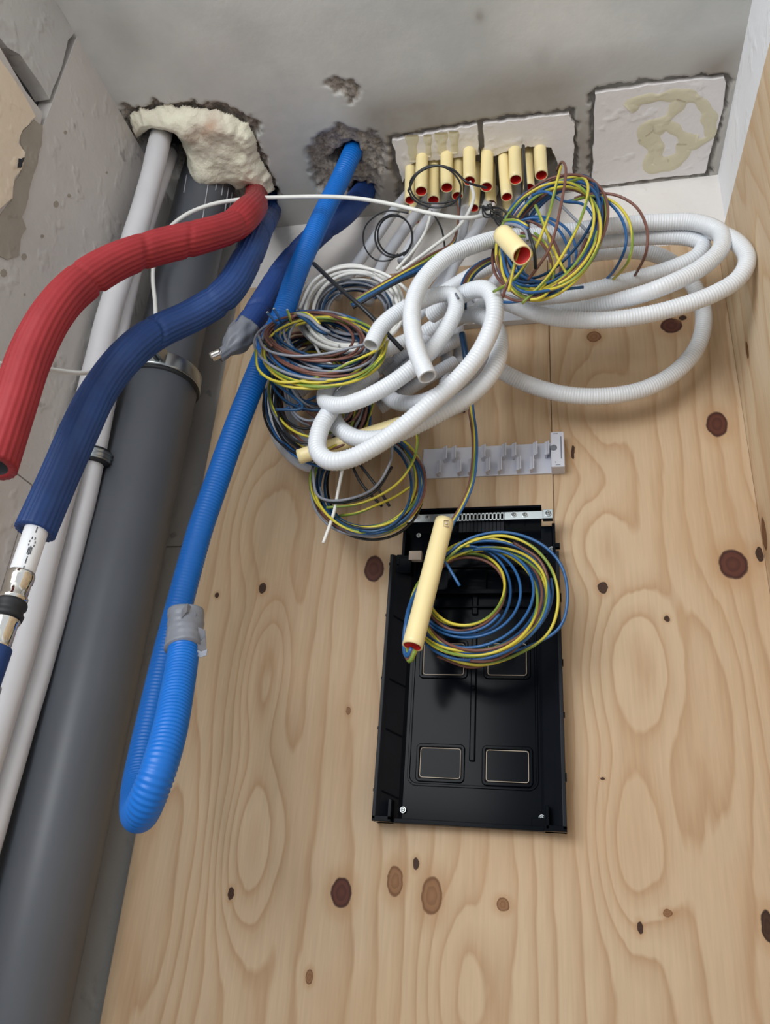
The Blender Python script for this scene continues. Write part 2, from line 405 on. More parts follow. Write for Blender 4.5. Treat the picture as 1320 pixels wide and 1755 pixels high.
blocks_px = [[(668, 238), (820, 212), (826, 264), (834, 338), (696, 352)],
             [(824, 211), (978, 193), (984, 208), (985, 322), (840, 339), (830, 264)],
             [(1018, 158), (1110, 143), (1243, 131), (1247, 140), (1238, 200), (1212, 297), (1013, 320)]]
blocks_px[0][-2:] = [(833, 337), (690, 352)]
xs = np.arange(XL - 0.02, XR + 0.02, 0.003); ys = np.arange(-0.50, YB + 0.02, 0.003)
gx, gy = np.meshgrid(xs, ys, indexing='ij'); P2 = np.stack([gx.ravel(), gy.ravel()], -1)
x, y = P2[:, 0], P2[:, 1]
wob = (vnoise(x, y, 110, 1) - .5) * 0.010 + (vnoise(x, y, 300, 2) - .5) * 0.005
zz = np.zeros(len(P2)); rough = np.zeros(len(P2)); holec = np.zeros(len(P2)); stain = np.zeros(len(P2))
for pl, dp, so, rw in holes:
    sd = sdist(P2, [c2(*p) for p in pl]) + wob; f = np.clip(sd / so + 0.5, 0, 1)
    if rw: rough = np.maximum(rough, np.clip(sd / 0.004 + 0.5, 0, 1) * rw)
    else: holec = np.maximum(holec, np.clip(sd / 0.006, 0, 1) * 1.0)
    zz = np.maximum(zz, f * dp)
zz += rough * ((vnoise(x, y, 80, 3) - .5) * 0.010 + (vnoise(x, y, 190, 4) - .5) * 0.005)
for pl in blocks_px:
    sd = sdist(P2, [c2(*p) for p in pl]) + wob * 0.8
    ring = np.clip((sd + 0.006) / 0.003, 0, 1)
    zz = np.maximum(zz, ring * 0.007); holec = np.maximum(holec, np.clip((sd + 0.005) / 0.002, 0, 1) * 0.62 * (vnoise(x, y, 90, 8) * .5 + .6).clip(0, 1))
sb = sdist(P2, [c2(*p) for p in [(600, 150), (1000, 95), (1290, 60), (1240, 300), (660, 360), (560, 330)]])
stain = np.clip(sb / 0.06 + .3, 0, 1) * (0.35 + 0.8 * vnoise(x, y, 12, 5)) + np.clip((y + 0.12) / 0.13, 0, 1) * 0.45
for (px_, py_, rr, a) in [(930, 118, .022, .5), (822, 28, .006, .9), (215, 60, .03, .3), (420, 60, .03, .15), (1010, 140, .03, .5)]:
    c = c2(px_, py_); stain = np.maximum(stain, a * np.exp(-(((x - c[0]) / rr) ** 2 + ((y - c[1]) / (rr * 1.3)) ** 2)))
V = np.stack([x, y, ZC + zz], -1); nx, ny = gx.shape
i = np.arange(nx - 1)[:, None] * ny; j = np.arange(ny - 1)[None]
F = np.stack([i + j, i + j + 1, i + ny + j + 1, i + ny + j], -1).reshape(-1, 4).tolist()
k = len(V); V = V.tolist() + [[XL - 0.1, -1.9, ZC], [XR + 0.1, -1.9, ZC], [XR + 0.1, -0.5, ZC], [XL - 0.1, -0.5, ZC],
     [XL - 0.1, -1.9, ZC + .2], [XR + 0.1, -1.9, ZC + .2], [XR + 0.1, YB + .1, ZC + .2], [XL - 0.1, YB + .1, ZC + .2]]
F += [[k, k + 3, k + 2, k + 1], [k + 4, k + 5, k + 6, k + 7], [k, k + 1, k + 5, k + 4]]
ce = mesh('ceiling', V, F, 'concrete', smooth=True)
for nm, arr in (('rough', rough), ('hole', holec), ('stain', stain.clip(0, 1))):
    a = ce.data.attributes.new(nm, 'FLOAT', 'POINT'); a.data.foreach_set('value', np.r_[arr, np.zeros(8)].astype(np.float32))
tag(ce, kind='structure')

# left wall: big blocks with open joints
yJ = (PX(125, 60)[1] + PX(88, 185)[1]) / 2; zJ2 = PX(70, 175)[2]; zJ3 = PX(25, 808)[2]
lw = []
def wblock(poly, mat, n=7, amp=0.0012):
    P = [np.array([XL, a, b]) for a, b in poly]; J = jitter_poly(P, n, amp)
    for q in J: q[0] = XL
    mm = MB(); mm.prism(J, (-0.06, 0, 0)); lw.append((mm, mat))
wl = bpy.data.objects.new('wall_left', None); C.objects.link(wl); tag(wl, kind='structure')
g2 = 0.003
wblock([(yJ + g2, zJ3 + 0.0015), (YB, zJ3 + 0.0015), (YB, ZC), (yJ + g2, ZC)], 'left_wall', 14, 0.0006)
wblock([(YF, zJ2 + 0.004), (yJ - 0.085, zJ2 + 0.006), (yJ - 0.066, zJ2 + 0.020), (yJ - 0.02, zJ2 + 0.022), (yJ - g2, zJ2 + 0.02), (yJ - g2, ZC), (YF, ZC)], 'left_wall_top', 8, 0.0015)
wblock([(YF, zJ3 + 0.0015), (yJ - 0.004, zJ3 + 0.0015), (yJ - 0.002, zJ2 - 0.03), (yJ - 0.006, zJ2 - 0.010), (yJ - 0.04, zJ2 - 0.014), (yJ - 0.10, zJ2 - 0.006), (YF, zJ2 - 0.004)], 'left_wall', 8, 0.001)
wblock([(YF, 0), (-0.2, 0), (-0.2, zJ3 - 0.0015), (YF, zJ3 - 0.0015)], 'left_wall', 5, 0.0004)
wblock([(-0.198, 0), (YB, 0), (YB, zJ3 - 0.0015), (-0.198, zJ3 - 0.0015)], 'left_wall', 5, 0.0004)
for mm, mt in lw: tag(mm.build('block', mt, wl))
m = MB(); m.box((XL - 0.1, YF, 0), (XL - 0.022, YB, ZC)); m.build('joint_backing', 'mortar', wl)
def wpatch(name, pts, th, mat, n=5, amp=0.0015, off=0.0):
    J = jitter_poly([PX(*p, off) for p in pts], n, amp)
    for q in J: q[0] = XL + off
    mm = MB(); mm.prism(J, (th, 0, 0)); return mm.build(name, mat, wl)
wpatch('render_layer', [(-60, 20), (0, 108), (30, 150), (58, 200), (36, 222), (28, 246), (40, 262), (34, 290), (22, 305), (18, 340), (-10, 365), (-80, 480), (-200, 400)], 0.003, 'beige_board', 6, 0.001)
wpatch('glue_smear', [(58, 206), (72, 215), (70, 250), (56, 300), (48, 330), (36, 372), (44, 392), (34, 410), (32, 438), (10, 445), (-20, 430), (-10, 380), (18, 345), (24, 310), (36, 288), (42, 262), (34, 246), (40, 222)], 0.0012, 'smear', 4, 0.001)
wpatch('chip', [(28, 272), (38, 270), (34, 286), (26, 288)], 0.0036, 'mortar', 3, 0.0008)
for (a, b, q) in [(112, 227, 3), (96, 350, 5), (72, 405, 3), (41, 440, 5), (183, 296, 2), (118, 335, 3), (42, 505, 2), (6, 468, 6)]:
    wpatch('stain_spot', [(a + q * math.cos(k), b + q * 1.2 * math.sin(k)) for k in np.linspace(0, 5.5, 8)], 0.0003, 'smear', 1, 0.0)

# plaster blocks set flush into the ceiling
def cblock(pl, label, mat='block'):
    t = empty('plaster_block', PZ(*pl[0]), label, 'block', None)
    J = jitter_poly([PZ(*p) for p in pl], 14, 0.0009)
    for q in J: q[2] = ZC - 0.001
    mm = MB(); mm.prism(J, (0, 0, 0.012)); mm.build('slab', mat, t); return t
b1 = cblock([(672, 240), (818, 214), (822, 264), (806, 268), (780, 270), (744, 273), (706, 280), (697, 300), (690, 312), (690, 346)][:9], 'white plaster block with vertical glue streaks behind the left cream tubes')
b2 = cblock([(828, 213), (976, 195), (983, 210), (984, 320), (962, 318), (958, 285), (945, 252), (905, 250), (870, 258), (840, 268), (832, 264)], 'white plaster block above the right-hand cream tubes, beside the glue-streaked one')
b3 = cblock([(1020, 160), (1110, 145), (1241, 133), (1244, 141), (1235, 200), (1208, 296), (1015, 318)], 'square white plaster block with a yellow glue swirl, near the right ceiling corner')
def glue(parent, pts, w0, name='glue_swirl', hh=0.0007):
    P = np.array([PZ(*p) for p in pts]); P[:, 2] = ZC - 0.001
    Q, s = spline(P, 0.004); T = np.gradient(Q, axis=0); T /= np.linalg.norm(T, axis=1)[:, None]
    N = np.stack([-T[:, 1], T[:, 0], 0 * T[:, 0]], -1); ww = w0 * (1 + 0.25 * np.sin(s * 90 + 1) + 0.15 * np.sin(s * 230))
    V = []; prof = [(-1, 0), (-.8, 1), (-.3, 1.25), (.3, 1.2), (.8, 1), (1, 0)]
    for q, nn, wv in zip(Q, N, ww): V += [q + nn * a * wv + np.array([0, 0, -b * hh]) for a, b in prof]
    k = len(prof); F = [[i * k + j, i * k + j + 1, (i + 1) * k + j + 1, (i + 1) * k + j] for i in range(len(Q) - 1) for j in range(k - 1)]
    F += [list(range(k)), list(range((len(Q) - 1) * k, len(Q) * k))[::-1]]
    return mesh(name, V, F, 'glue', parent, True)
glue(b3, [(1076, 186), (1095, 172), (1130, 166), (1165, 162), (1195, 170), (1212, 190), (1217, 215), (1215, 235), (1195, 245), (1175, 252), (1165, 275), (1130, 288), (1112, 282), (1118, 262), (1112, 245), (1104, 228), (1115, 212), (1140, 205), (1158, 185), (1168, 170)], 0.009)
glue(b3, [(1120, 222), (1145, 215), (1165, 228), (1180, 240), (1195, 240)], 0.010)
glue(b3, [(1108, 230), (1125, 250), (1128, 275), (1145, 282), (1165, 265), (1172, 245)], 0.012)
for (a, b, wv, c) in [(706, 236, .008, 276), (733, 236, .005, 268), (756, 232, .008, 266), (778, 230, .006, 262)]:
    glue(b1, [(a, b - 6), (a + 1, (b + c) / 2), (a + 2, c)], wv, 'glue_streak', 0.0008)

# expanding foam around the pipe opening
def foam():
    poly = np.array([PZ(*p)[:2] for p in foam_px]); lo = poly.min(0) - .01; hi = poly.max(0) + .01; st = 0.0015
    X = np.arange(lo[0], hi[0], st); Y = np.arange(lo[1], hi[1], st); gx, gy = np.meshgrid(X, Y, indexing='ij'); Q = np.stack([gx.ravel(), gy.ravel()], -1)
    sd = sdist(Q, poly) + (vnoise(Q[:, 0], Q[:, 1], 120, 9) - .5) * 0.005; 
    hgt = 0.022 * (1 - (1 - np.clip(sd / 0.026, 0, 1)) ** 2) + (vnoise(Q[:, 0], Q[:, 1], 45, 11) - .5) * 0.010 * np.clip(sd / .01, 0, 1) + (vnoise(Q[:, 0], Q[:, 1], 130, 12) - .5) * 0.0022 * np.clip(sd / .006, 0, 1)
    c = PZ(355, 285)[:2]; hgt += 0.016 * np.exp(-((Q - c) ** 2).sum(1) / .028 ** 2) * (sd > 0)
    ok = (sd > -0.001).reshape(gx.shape); nx, ny = gx.shape
    V = np.stack([Q[:, 0], Q[:, 1], ZC + 0.004 - hgt], -1).reshape(nx, ny, 3); idx = -np.ones((nx, ny), int); VV = []; F = []
    for a in range(nx):
        for b in range(ny):
            if ok[a, b]: idx[a, b] = len(VV); VV.append(V[a, b].tolist())
    n0 = len(VV); VV += [[v[0], v[1], ZC + 0.03] for v in VV]
    for a in range(nx - 1):
        for b in range(ny - 1):
            q = [idx[a, b], idx[a, b + 1], idx[a + 1, b + 1], idx[a + 1, b]]
            if min(q) >= 0: F.append(q); F.append([t + n0 for t in q[::-1]])
    o = mesh('foam_collar', VV, F, 'foam', smooth=True)
    tag(o, 'cream expanding foam collar filling the ceiling opening above the grey pipe', 'foam')
foam()

# ------------------------------------------------------------------ plywood
def kn(px, py, rx, ry, plane='x'):
    if plane == 'x': p = D(px, py); z = zc_of(p); return (p[0], p[2], rx * z / FPX * 1.0, ry * z / FPX * 1.12)
ovals = []
for (px_, py_, hw, hh, a) in [(452, 1150, 45, 125, 3.6), (430, 1440, 55, 130, 3.4), (455, 900, 60, 105, 2.2), (1078, 1150, 70, 140, 3.6), (1085, 1445, 65, 130, 3.4), (1015, 925, 55, 75, 2.2), (1015, 700, 60, 90, 2), (300, 1500, 60, 200, -2.0), (780, 1690, 60, 120, 2.0), (1240, 1200, 50, 200, -1.5)]:
    c = kn(px_, py_, hw, hh); ovals.append((c[0], c[1], c[2], c[3], a))
dark = [(450, 1008, 6, 8), (372, 1020, 4, 4), (396, 1531, 5, 8), (1097, 1590, 5, 8), (1033, 1007, 8, 9), (1143, 1060, 4, 5), (1210, 462, 5, 4), (713, 1481, 5, 8), (795, 705, 3, 3), (982, 775, 3, 12), (1033, 1335, 3, 2), (1316, 1588, 10, 21), (1302, 950, 6, 12), (1170, 545, 6, 5)]
redb = [(641, 975, 16, 20), (585, 1530, 17, 20), (1229, 727, 16, 21), (1257, 967, 22, 23), (1151, 558, 17, 13)]
tan_ = [(677, 1510, 13, 20), (740, 1535, 17, 25), (862, 1550, 10, 9), (1018, 577, 11, 9), (1145, 1565, 8, 5), (530, 1675, 6, 9), (597, 1218, 4, 6)]
knots = [(srgb(142, 104, 72), srgb(112, 76, 48), [kn(*k) for k in tan_]), (srgb(92, 52, 40), srgb(60, 30, 26), [kn(*k) for k in redb]), (srgb(70, 46, 32), srgb(44, 28, 22), [kn(*k) for k in dark])]
MT['ply'] = wood_mat('pine_plywood', 'x', ovals, knots, srgb(200, 176, 146), srgb(180, 149, 116))
kr = lambda px_, py_, ru, rz: (PX(px_, py_, -.02, XR)[1], PX(px_, py_, -.02, XR)[2], ru, rz)
MT['ply_side'] = wood_mat('pine_plywood_side', 'y', [(-0.2, 2.1, 0.06, 0.2, 3)], [(srgb(118, 80, 54), srgb(84, 54, 36), [kr(1281, 600, .006, .012), kr(1310, 915, .01, .02), kr(1298, 878, .003, .005)])], srgb(222, 202, 172), srgb(206, 176, 140), 20, 3.0)
xl = D(233, 1430)[0]; zt = (D(518, 483)[2] + D(1010, 436)[2]) / 2; xr = XR - 0.0205
xs_ = D(945, 700)[0]
m = MB()
xs1, xs2 = xs_ - 0.0008, xs_ + 0.0008; zs = D(958, 868)[2] - 0.03
m.box((xl, 0, 0.0), (xs1, YB - .0002, zt)); m.box((xs2, 0, 0.0), (xr, YB - .0002, zt)); m.box((xs1, 0.004, 0), (xs2, YB - .0002, zt - .001)); m.box((xs1, 0, 0), (xs2, 0.004, zs))
o = m.build('plywood_board', 'ply'); tag(o, 'tall knotty pine plywood board covering the back wall behind the black box', 'board')
# side board with a slightly sloping top edge
a = PX(1244, 375, -.02, XR); b_ = PX(1320, 95, -.02, XR); zk = lambda yy: b_[2] + (a[2] - b_[2]) * (yy - b_[1]) / (a[1] - b_[1])
m = MB(); m.prism([(xr + .0005, 0.0175, 0), (xr + .0005, -0.78, 0), (xr + .0005, -0.78, zk(-0.5)), (xr + .0005, 0.0175, zk(0.0))][::-1], (0.0195, 0, 0))
o = m.build('side_plywood_board', 'ply_side', bevel=.001); tag(o, 'plywood board on the right-hand wall, below the white painted strip', 'board')

# ================================================================== PIPES
gxp, gyp = -0.583, -0.079
# grey soil pipe
t = empty('drain_pipe', (gxp, gyp, 0), 'thick dark grey plastic drain pipe rising through the ceiling at left', 'pipe')
zcl = D(345, 650, 0.079)[2] - 0.01
def vtube(name, x, y, z0, z1, r, mat, parent, n=48, hollow=False):
    mm = MB(); mm.cyl((x, y, z0), (0, 0, 1), r, z1 - z0, n); o = mm.build(name, mat, parent, True); return o
def lathe(name, x, y, prof, mat, parent, n=64):
    V = []; F = []; th = np.linspace(0, 2 * math.pi, n, False)
    for (r, z) in prof: V += [(x + r * math.cos(t_), y + r * math.sin(t_), z) for t_ in th]
    k = len(prof)
    F = [[i * n + j, i * n + (j + 1) % n, (i + 1) * n + (j + 1) % n, (i + 1) * n + j] for i in range(k - 1) for j in range(n)]
    o = mesh(name, V, F, mat, parent, True); return o
lathe('lower_section', gxp, gyp, [(0.0, 0.001), (0.0545, 0.001), (0.0545, zcl - 0.001), (0.0535, zcl), (0.045, zcl)], 'grey_pipe', t)
lathe('upper_section', gxp, gyp, [(0.0475, zcl - .02), (0.0475, ZC + 0.06)], 'grey_pipe', t)
for (px_, py_, l) in [(320, 300, 30), (357, 315, 60), (372, 312, 14), (383, 315, 20), (392, 322, 42), (345, 305, 10), (398, 330, 40)]:
    pts = []
    for k in range(5):
        yy = py_ + l * k / 4; xx = px_ - 0.16 * (yy - py_)
        d = ray(xx, yy); # intersection with the cylinder
        ox, oy = CAM[0] - gxp, CAM[1] - gyp; A = d[0] ** 2 + d[1] ** 2; B = ox * d[0] + oy * d[1]; Cc = ox * ox + oy * oy - 0.0478 ** 2
        disc = B * B - A * Cc
        if disc > 0: pts.append(CAM + d * ((-B - math.sqrt(disc)) / A))
    if len(pts) > 2: tube('paint_drip', pts, 0.0009, 'scratch', t, 0.004, 6)
# clamp around it
t = empty('pipe_clamp', (gxp, gyp, zcl), 'wide zinc clamp ring around the thick grey drain pipe', 'clamp')
lathe('rubber_liner', gxp, gyp, [(0.0478, zcl + .003), (0.0575, zcl + .003), (0.0575, zcl - .0015), (0.0548, zcl - .003)], 'rubber', t)
lathe('steel_band', gxp, gyp, [(0.049, zcl + .003), (0.0582, zcl + .003), (0.0586, zcl + .006), (0.0570, zcl + .016), (0.0575, zcl + .026), (0.0560, zcl + .028), (0.049, zcl + .028)], 'steel', t)
m = MB(); m.box((gxp + .02, gyp - .078, zcl + .006), (gxp + .024, gyp - .052, zcl + .026)); m.box((gxp + .028, gyp - .076, zcl + .006), (gxp + .032, gyp - .050, zcl + .026)); m.build('lug', 'steel', t)

# white lagged pipes along the left wall
def sag(s, th): return 1 + 0.015 * np.sin(s * 31) + 0.01 * np.sin(s * 77 + 1)
Wp1 = [PZ(278, 226, -.04), PZ(275, 236), PX(258, 310, .045), PX(232, 400, .045), PX(192, 520, .034), PX(162, 640, .026), PX(141, 720, .026), PX(103, 860, .026), PX(40, 1100, .03), PX(-30, 1330, .03), PX(-120, 1620, .03), PX(-220, 1900, .03)]
o = tube('white_pipe', Wp1, 0.0168, 'white_pipe', None, 0.006, 24, rfun=sag, sm=30)
tag(o, 'white lagged pipe coming out of the foam collar, nearest the left wall', 'pipe')
Wp2 = [PX(262, 330, .05), PX(240, 410, .04), PX(215, 510, .035), PX(194, 610, .035), PX(178, 700, .035), PX(160, 790, .035), PX(143, 865, .035), PX(86, 1082, .035), PX(3, 1366, .035), PX(-90, 1680, .035)]
Wp2[0] = PZ(290, 262, -.03)
o = tube('white_pipe', Wp2, 0.0145, 'white_pipe', None, 0.006, 24, rfun=sag, sm=30)
tag(o, 'second white pipe, between the first white pipe and the grey drain pipe', 'pipe')
cc = PX(161, 785, .035); ax = Wp2[5] - Wp2[4]; ax /= np.linalg.norm(ax)
t = empty('pipe_clamp', cc, 'small black-lined zinc clamp on the white pipes below the blue sleeve', 'clamp')
tube('rubber_liner', [cc - ax * .010, cc + ax * .010], 0.021, 'rubber', t, 0.004, 32)
tube('steel_band', [cc - ax * .006, cc + ax * .006], 0.0235, 'steel', t, 0.002, 32, rfun=lambda s, th: 1 + .05 * np.cos(s / .012 * 12.56))

# lagged red / blue pipes
def lag(nw, creases, seed):
    def f(s, th):
        a = 1 + 0.012 * np.sin(s * 47 + seed) + 0.02 * np.sin(th * 2 + s * 6 + seed)
        # longitudinal pleats on one side of the sleeve
        m_ = np.clip(np.cos(th - 1.9 - seed * .7 + 0.4 * np.sin(s * 5)), 0, 1) ** 1.2
        m2_ = np.clip(np.cos(th + 0.9 + 0.3 * np.sin(s * 4)), 0, 1)
        a = a + (0.010 + 0.028 * m_ + 0.02 * m2_) * np.cos(th * 22)
        for (c, d0, wd, ph) in creases:
            a = a - d0 * np.exp(-((s - c + 0.012 * np.sin(th + ph)) / wd) ** 2) * (0.62 + 0.38 * np.cos(th - ph))
        return a
    return f
def cr(L, n, seed):
    r_ = random.Random(seed); return [(L * (k + .5 + r_.uniform(-.3, .3)) / n, r_.uniform(.10, .22), r_.uniform(.0025, .005), r_.uniform(0, 6.28)) for k in range(n)]
t = empty('insulated_pipe', PZ(437, 325), 'red sleeved water pipe curving down to the left edge', 'pipe')
RP = [PZ(443, 300, -.03), PZ(440, 328, .004), PW(424, 365, 50, .0185), PW(398, 388, 52, .0185), PW(340, 407, 55, .0185), PW(270, 424, 57, .0185), PW(200, 448, 60, .0185), PW(140, 485, 63, .0185), PW(90, 538, 67, .0185), PW(52, 610, 70, .0185), PW(22, 700, 74, .0185), PW(-12, 800, 78, .0185)]
tube('red_sleeve', RP, 0.0185, 'red_ins', t, 0.003, 96, rfun=lag(1, cr(.75, 9, 5), 0.4), sm=14, hollow1=1, capm='dark_in', wall=.62)
t = empty('insulated_pipe', PZ(458, 345), 'dark blue sleeved water pipe with white pipe end and chrome coupling at left', 'pipe')
BP = [PZ(470, 340, -.03), PZ(464, 362, .004), PW(443, 395, 46, .018), PW(420, 450, 50, .018), PW(385, 505, 52, .018), PW(330, 541, 53, .018), PW(268, 570, 55, .018), PW(215, 612, 58, .018), PW(172, 668, 60, .018), PW(138, 735, 63, .018), PW(104, 812, 65, .018), PW(60, 912, 68, .018)]
tube('blue_sleeve', BP, 0.018, 'blue_ins', t, 0.003, 96, rfun=lag(1, cr(.7, 9, 8), 0.2), sm=14, hollow1=1, capm='dark_in', wall=.62)
ti = [PW(66, 898, 68, .018), PW(36, 986, 71, .018)]
ip = tube('inner_pipe', ti, 0.0105, 'white_gloss', t, .006, 28)
dirn = ti[1] - ti[0]; dirn /= np.linalg.norm(dirn)
# printed marks on the white pipe
sidev = np.cross(dirn, CAM - ti[0]); sidev /= np.linalg.norm(sidev); tocam = np.cross(sidev, dirn); tocam /= np.linalg.norm(tocam)
if np.dot(tocam, CAM - ti[0]) < 0: tocam = -tocam
m = MB()
for (s_, w_, l_) in [(.012, .0005, .006), (.021, .0012, .0025), (.0245, .0022, .002), (.028, .0022, .002), (.0335, .0012, .007), (.0335, .0005, .009), (.043, .0006, .007), (.052, .0005, .006)]:
    for sg in ((-1, 1) if w_ > .001 else (0,)):
        c = ti[0] + dirn * s_ + sidev * (sg * w_) ; n_ = math.sqrt(max(0.0106 ** 2 - w_ ** 2, 0)); c = c + tocam * (n_ - .0001)
        m.prism([c - dirn * l_ / 2 - sidev * .0004, c + dirn * l_ / 2 - sidev * .0004, c + dirn * l_ / 2 + sidev * .0004, c - dirn * l_ / 2 + sidev * .0004], tocam * .0003)
m.build('printed_marks', 'ink', ip)
e = PW(36, 986, 71, .018)
def lathe_ax(name, base, d, prof, mat, parent, n=32, facet=0):
    u = np.cross(d, (0.3, .5, .8)); u /= np.linalg.norm(u); v = np.cross(d, u); V = []
    for (r, s_) in prof:
        for t_ in np.linspace(0, 2 * math.pi, n, False): V.append(base + d * s_ + r * (math.cos(t_) * u + math.sin(t_) * v))
    k = len(prof); F = [[i * n + j, i * n + (j + 1) % n, (i + 1) * n + (j + 1) % n, (i + 1) * n + j] for i in range(k - 1) for j in range(n)]
    F += [list(range(n))[::-1], list(range((k - 1) * n, k * n))]
    return mesh(name, V, F, mat, parent, facet == 0)
lathe_ax('press_coupling', e, dirn, [(.0112, -.002), (.0118, 0), (.0118, .006), (.0108, .008), (.0108, .020), (.0122, .022), (.0122, .026)], 'chrome', t)
lathe_ax('seal_ring', e, dirn, [(.0128, .0262), (.0134, .028), (.0134, .031), (.0118, .033), (.0118, .036), (.0134, .038), (.0128, .042)], 'rubber', t)
lathe_ax('lower_coupling', e, dirn, [(.0115, .0422), (.0122, .044), (.0108, .047), (.0108, .066), (.0118, .068)], 'chrome', t)
lathe_ax('blue_cap', e, dirn, [(.0125, .0682), (.0128, .070), (.0124, .100), (.0118, .101)], 'blue_ins', t)
lathe_ax('hex_nut', e, dirn, [(.0145, .1012), (.0150, .103), (.0150, .120), (.0140, .122)], 'rail_dark', t, 6, 1)
lathe_ax('valve_stem', e, dirn, [(.011, .1222), (.011, .30)], 'blue_ins', t)
# third (violet blue) pipe
t = empty('insulated_pipe', PZ(618, 340), 'shorter blue sleeved pipe with its end bound in grey tape', 'pipe')
TP = [PZ(632, 318, -.03), PZ(616, 338, .004), D(590, 366, .055), D(548, 398, .065), D(512, 434, .078), D(480, 472, .092), D(455, 512, .105), D(430, 552, .118), D(418, 568, .123)]
tube('blue_sleeve', TP, 0.0185, 'blue_ins2', t, 0.003, 64, rfun=lag(1, cr(.4, 5, 15), 2.5), sm=10)
tp = tube('tape_wrap', [D(424, 561, .121), D(404, 586, .128), D(387, 603, .133), D(376, 611, .135)], 0.0198, 'tape', t, 0.002, 40, sm=4,
     rfun=lambda s, th: (1 - 0.55 * np.clip((s - .022) / .03, 0, 1) ** 2) * (1 + .05 * np.sin(th * 5 + s * 150) + .04 * np.sin(th * 9 - s * 90)))
tube('chrome_tip', [D(380, 604, .138), D(361, 612, .14)], 0.0068, 'chrome', t, 0.003, 20, hollow1=1, wall=.6)

# bright blue corrugated water conduit, hanging in a loop
t = empty('corrugated_conduit', PZ(600, 262), 'bright blue corrugated conduit hanging in a long loop from the ceiling', 'conduit')
rb = 0.0155
up = [PZ(608, 252, -.04), PZ(602, 266), D(582, 310, .11), D(558, 358, .122), D(534, 410, .132), D(508, 470, .14), D(486, 535, .15), D(458, 600, .15), D(430, 668, .155), D(400, 745, .16), D(370, 830, .165), D(344, 905, .17), D(324, 975, .17), D(304, 1050, .175), D(286, 1120, .185), D(265, 1210, .20), D(247, 1290, .215), D(236, 1350, .235), D(236, 1392, .275), D(246, 1384, .315), D(268, 1330, .325), D(289, 1260, .31), D(303, 1190, .285), D(314, 1120, .26), D(318, 1066, .25)]
tube('conduit_tube', up, rb, 'blue_cond', t, nseg=24, pitch=0.0042, groove=0.955, sm=8)
tt = tube('tape_wrap', [D(315, 1112, .258), D(317, 1080, .252), D(318, 1048, .25)], 0.0182, 'tape', t, 0.002, 40, rfun=lambda s, th: 1 + .04 * np.sin(th * 3 + s * 90) + .02 * np.sin(s * 700))
m = MB()
def strip(pts, wv, th=.0006):
    P = [np.asarray(p) for p in pts]
    for a_, b2_ in zip(P[:-1], P[1:]): m.prism([a_, b2_, b2_ + wv, a_ + wv], (0, -th, 0))
strip([D(336, 1112, .26), D(345, 1117, .26), D(356, 1113, .26)], np.array([0, 0, -.006])); strip([D(340, 1075, .26), D(352, 1080, .255), D(353, 1092, .255), D(338, 1104, .26)], np.array([0.001, .004, -.012])); strip([D(312, 1046, .272), D(322, 1034, .27), D(330, 1042, .26), D(336, 1052, .26)], np.array([0.0, .002, -.008]))
m.build('tape_tail', 'tape', tt)

# ================================================================== CREAM TUBES FROM THE CEILING
def zdown(p0, px_, py_):
    best = None
    for k in range(0, 400):
        z = p0[2] - k * .001; q = ROT.T @ (np.array([p0[0], p0[1], z]) - CAM); Y = 877.5 - FPX * q[1] / -q[2]
        if Y >= py_: return z
    return p0[2] - .1
CT = [((703, 289), (703, 343), 18, 'leftmost cream tube stub at the ceiling, red inside'),
      ((723, 270), (722, 328), 21, 'cream tube stub inside the thin black wire ring, left one'),
      ((743, 288), (743, 343), 20, 'shaded cream tube stub between two lower cream tubes within the black ring'),
      ((765, 266), (766, 322), 21, 'cream tube stub at the right side of the black wire ring'),
      ((784, 282), (784, 336), 18, 'shaded cream tube stub just right of the black ring, behind'),
      ((804, 259), (805, 310), 21, 'cream tube stub directly below the joint between the two plaster blocks'),
      ((835, 265), (834, 320), 22, 'cream tube stub with the black wire entering its red bore'),
      ((816, 300), (812, 356), 18, 'low leaning cream tube stub in front of the black tangle'),
      ((840, 300), (842, 350), 18, 'shaded cream tube stub right above the black tangle'),
      ((862, 271), (869, 338), 19, 'long cream tube stub left of the tall central pair'),
      ((882, 258), (884, 308), 21, 'cream tube stub touching the upright black rod on its left'),
      ((904, 272), (907, 322), 17, 'thin cream tube stub right of the upright black rod'),
      ((925, 256), (928, 300), 21, 'rightmost cream tube stub at the ceiling'),
      ((868, 322), (872, 370), 18, 'lowest cream tube stub above the loose cream cut piece'),
      ((711, 330), (711, 378), 17, 'low shaded cream tube stub under the left end of the row')]
for (top, bot, wpx, lab) in CT:
    p0 = PZ(*top); r = 0.0098 if wpx > 19 else 0.0088
    if p0[1] > YB - r - .002: p0[1] = YB - r - .002
    z1 = zdown(p0, *bot); q = np.array([p0[0], p0[1], z1])
    pb = D(bot[0], bot[1], -p0[1]); q = np.array([pb[0], p0[1], z1])
    t = empty('conduit_stub', (q[0], q[1], q[2]), lab, 'tube', 'cream tube stubs coming out of the ceiling')
    tube('cream_tube', [p0 + np.array([0, 0, .03]), p0 * .5 + q * .5, q], r, 'cream', t, .01, 28, hollow1=1, capm='red_in', wall=.84)
    d_ = (q - p0); d_ /= np.linalg.norm(d_)
    m = MB(); n = 28
    u = np.array([1., 0, 0]); v = np.cross(d_, u)
    a_ = [q - d_ * .0006 + r * .82 * (math.cos(w_) * u + math.sin(w_) * v) for w_ in np.linspace(0, 6.2832, n, False)]
    b_2 = [p_ - d_ * .026 for p_ in a_]
    mesh('red_lining', a_ + b_2, [[i, (i + 1) % n, n + (i + 1) % n, n + i] for i in range(n)] + [list(range(n, 2 * n))], 'red_in', t, False)

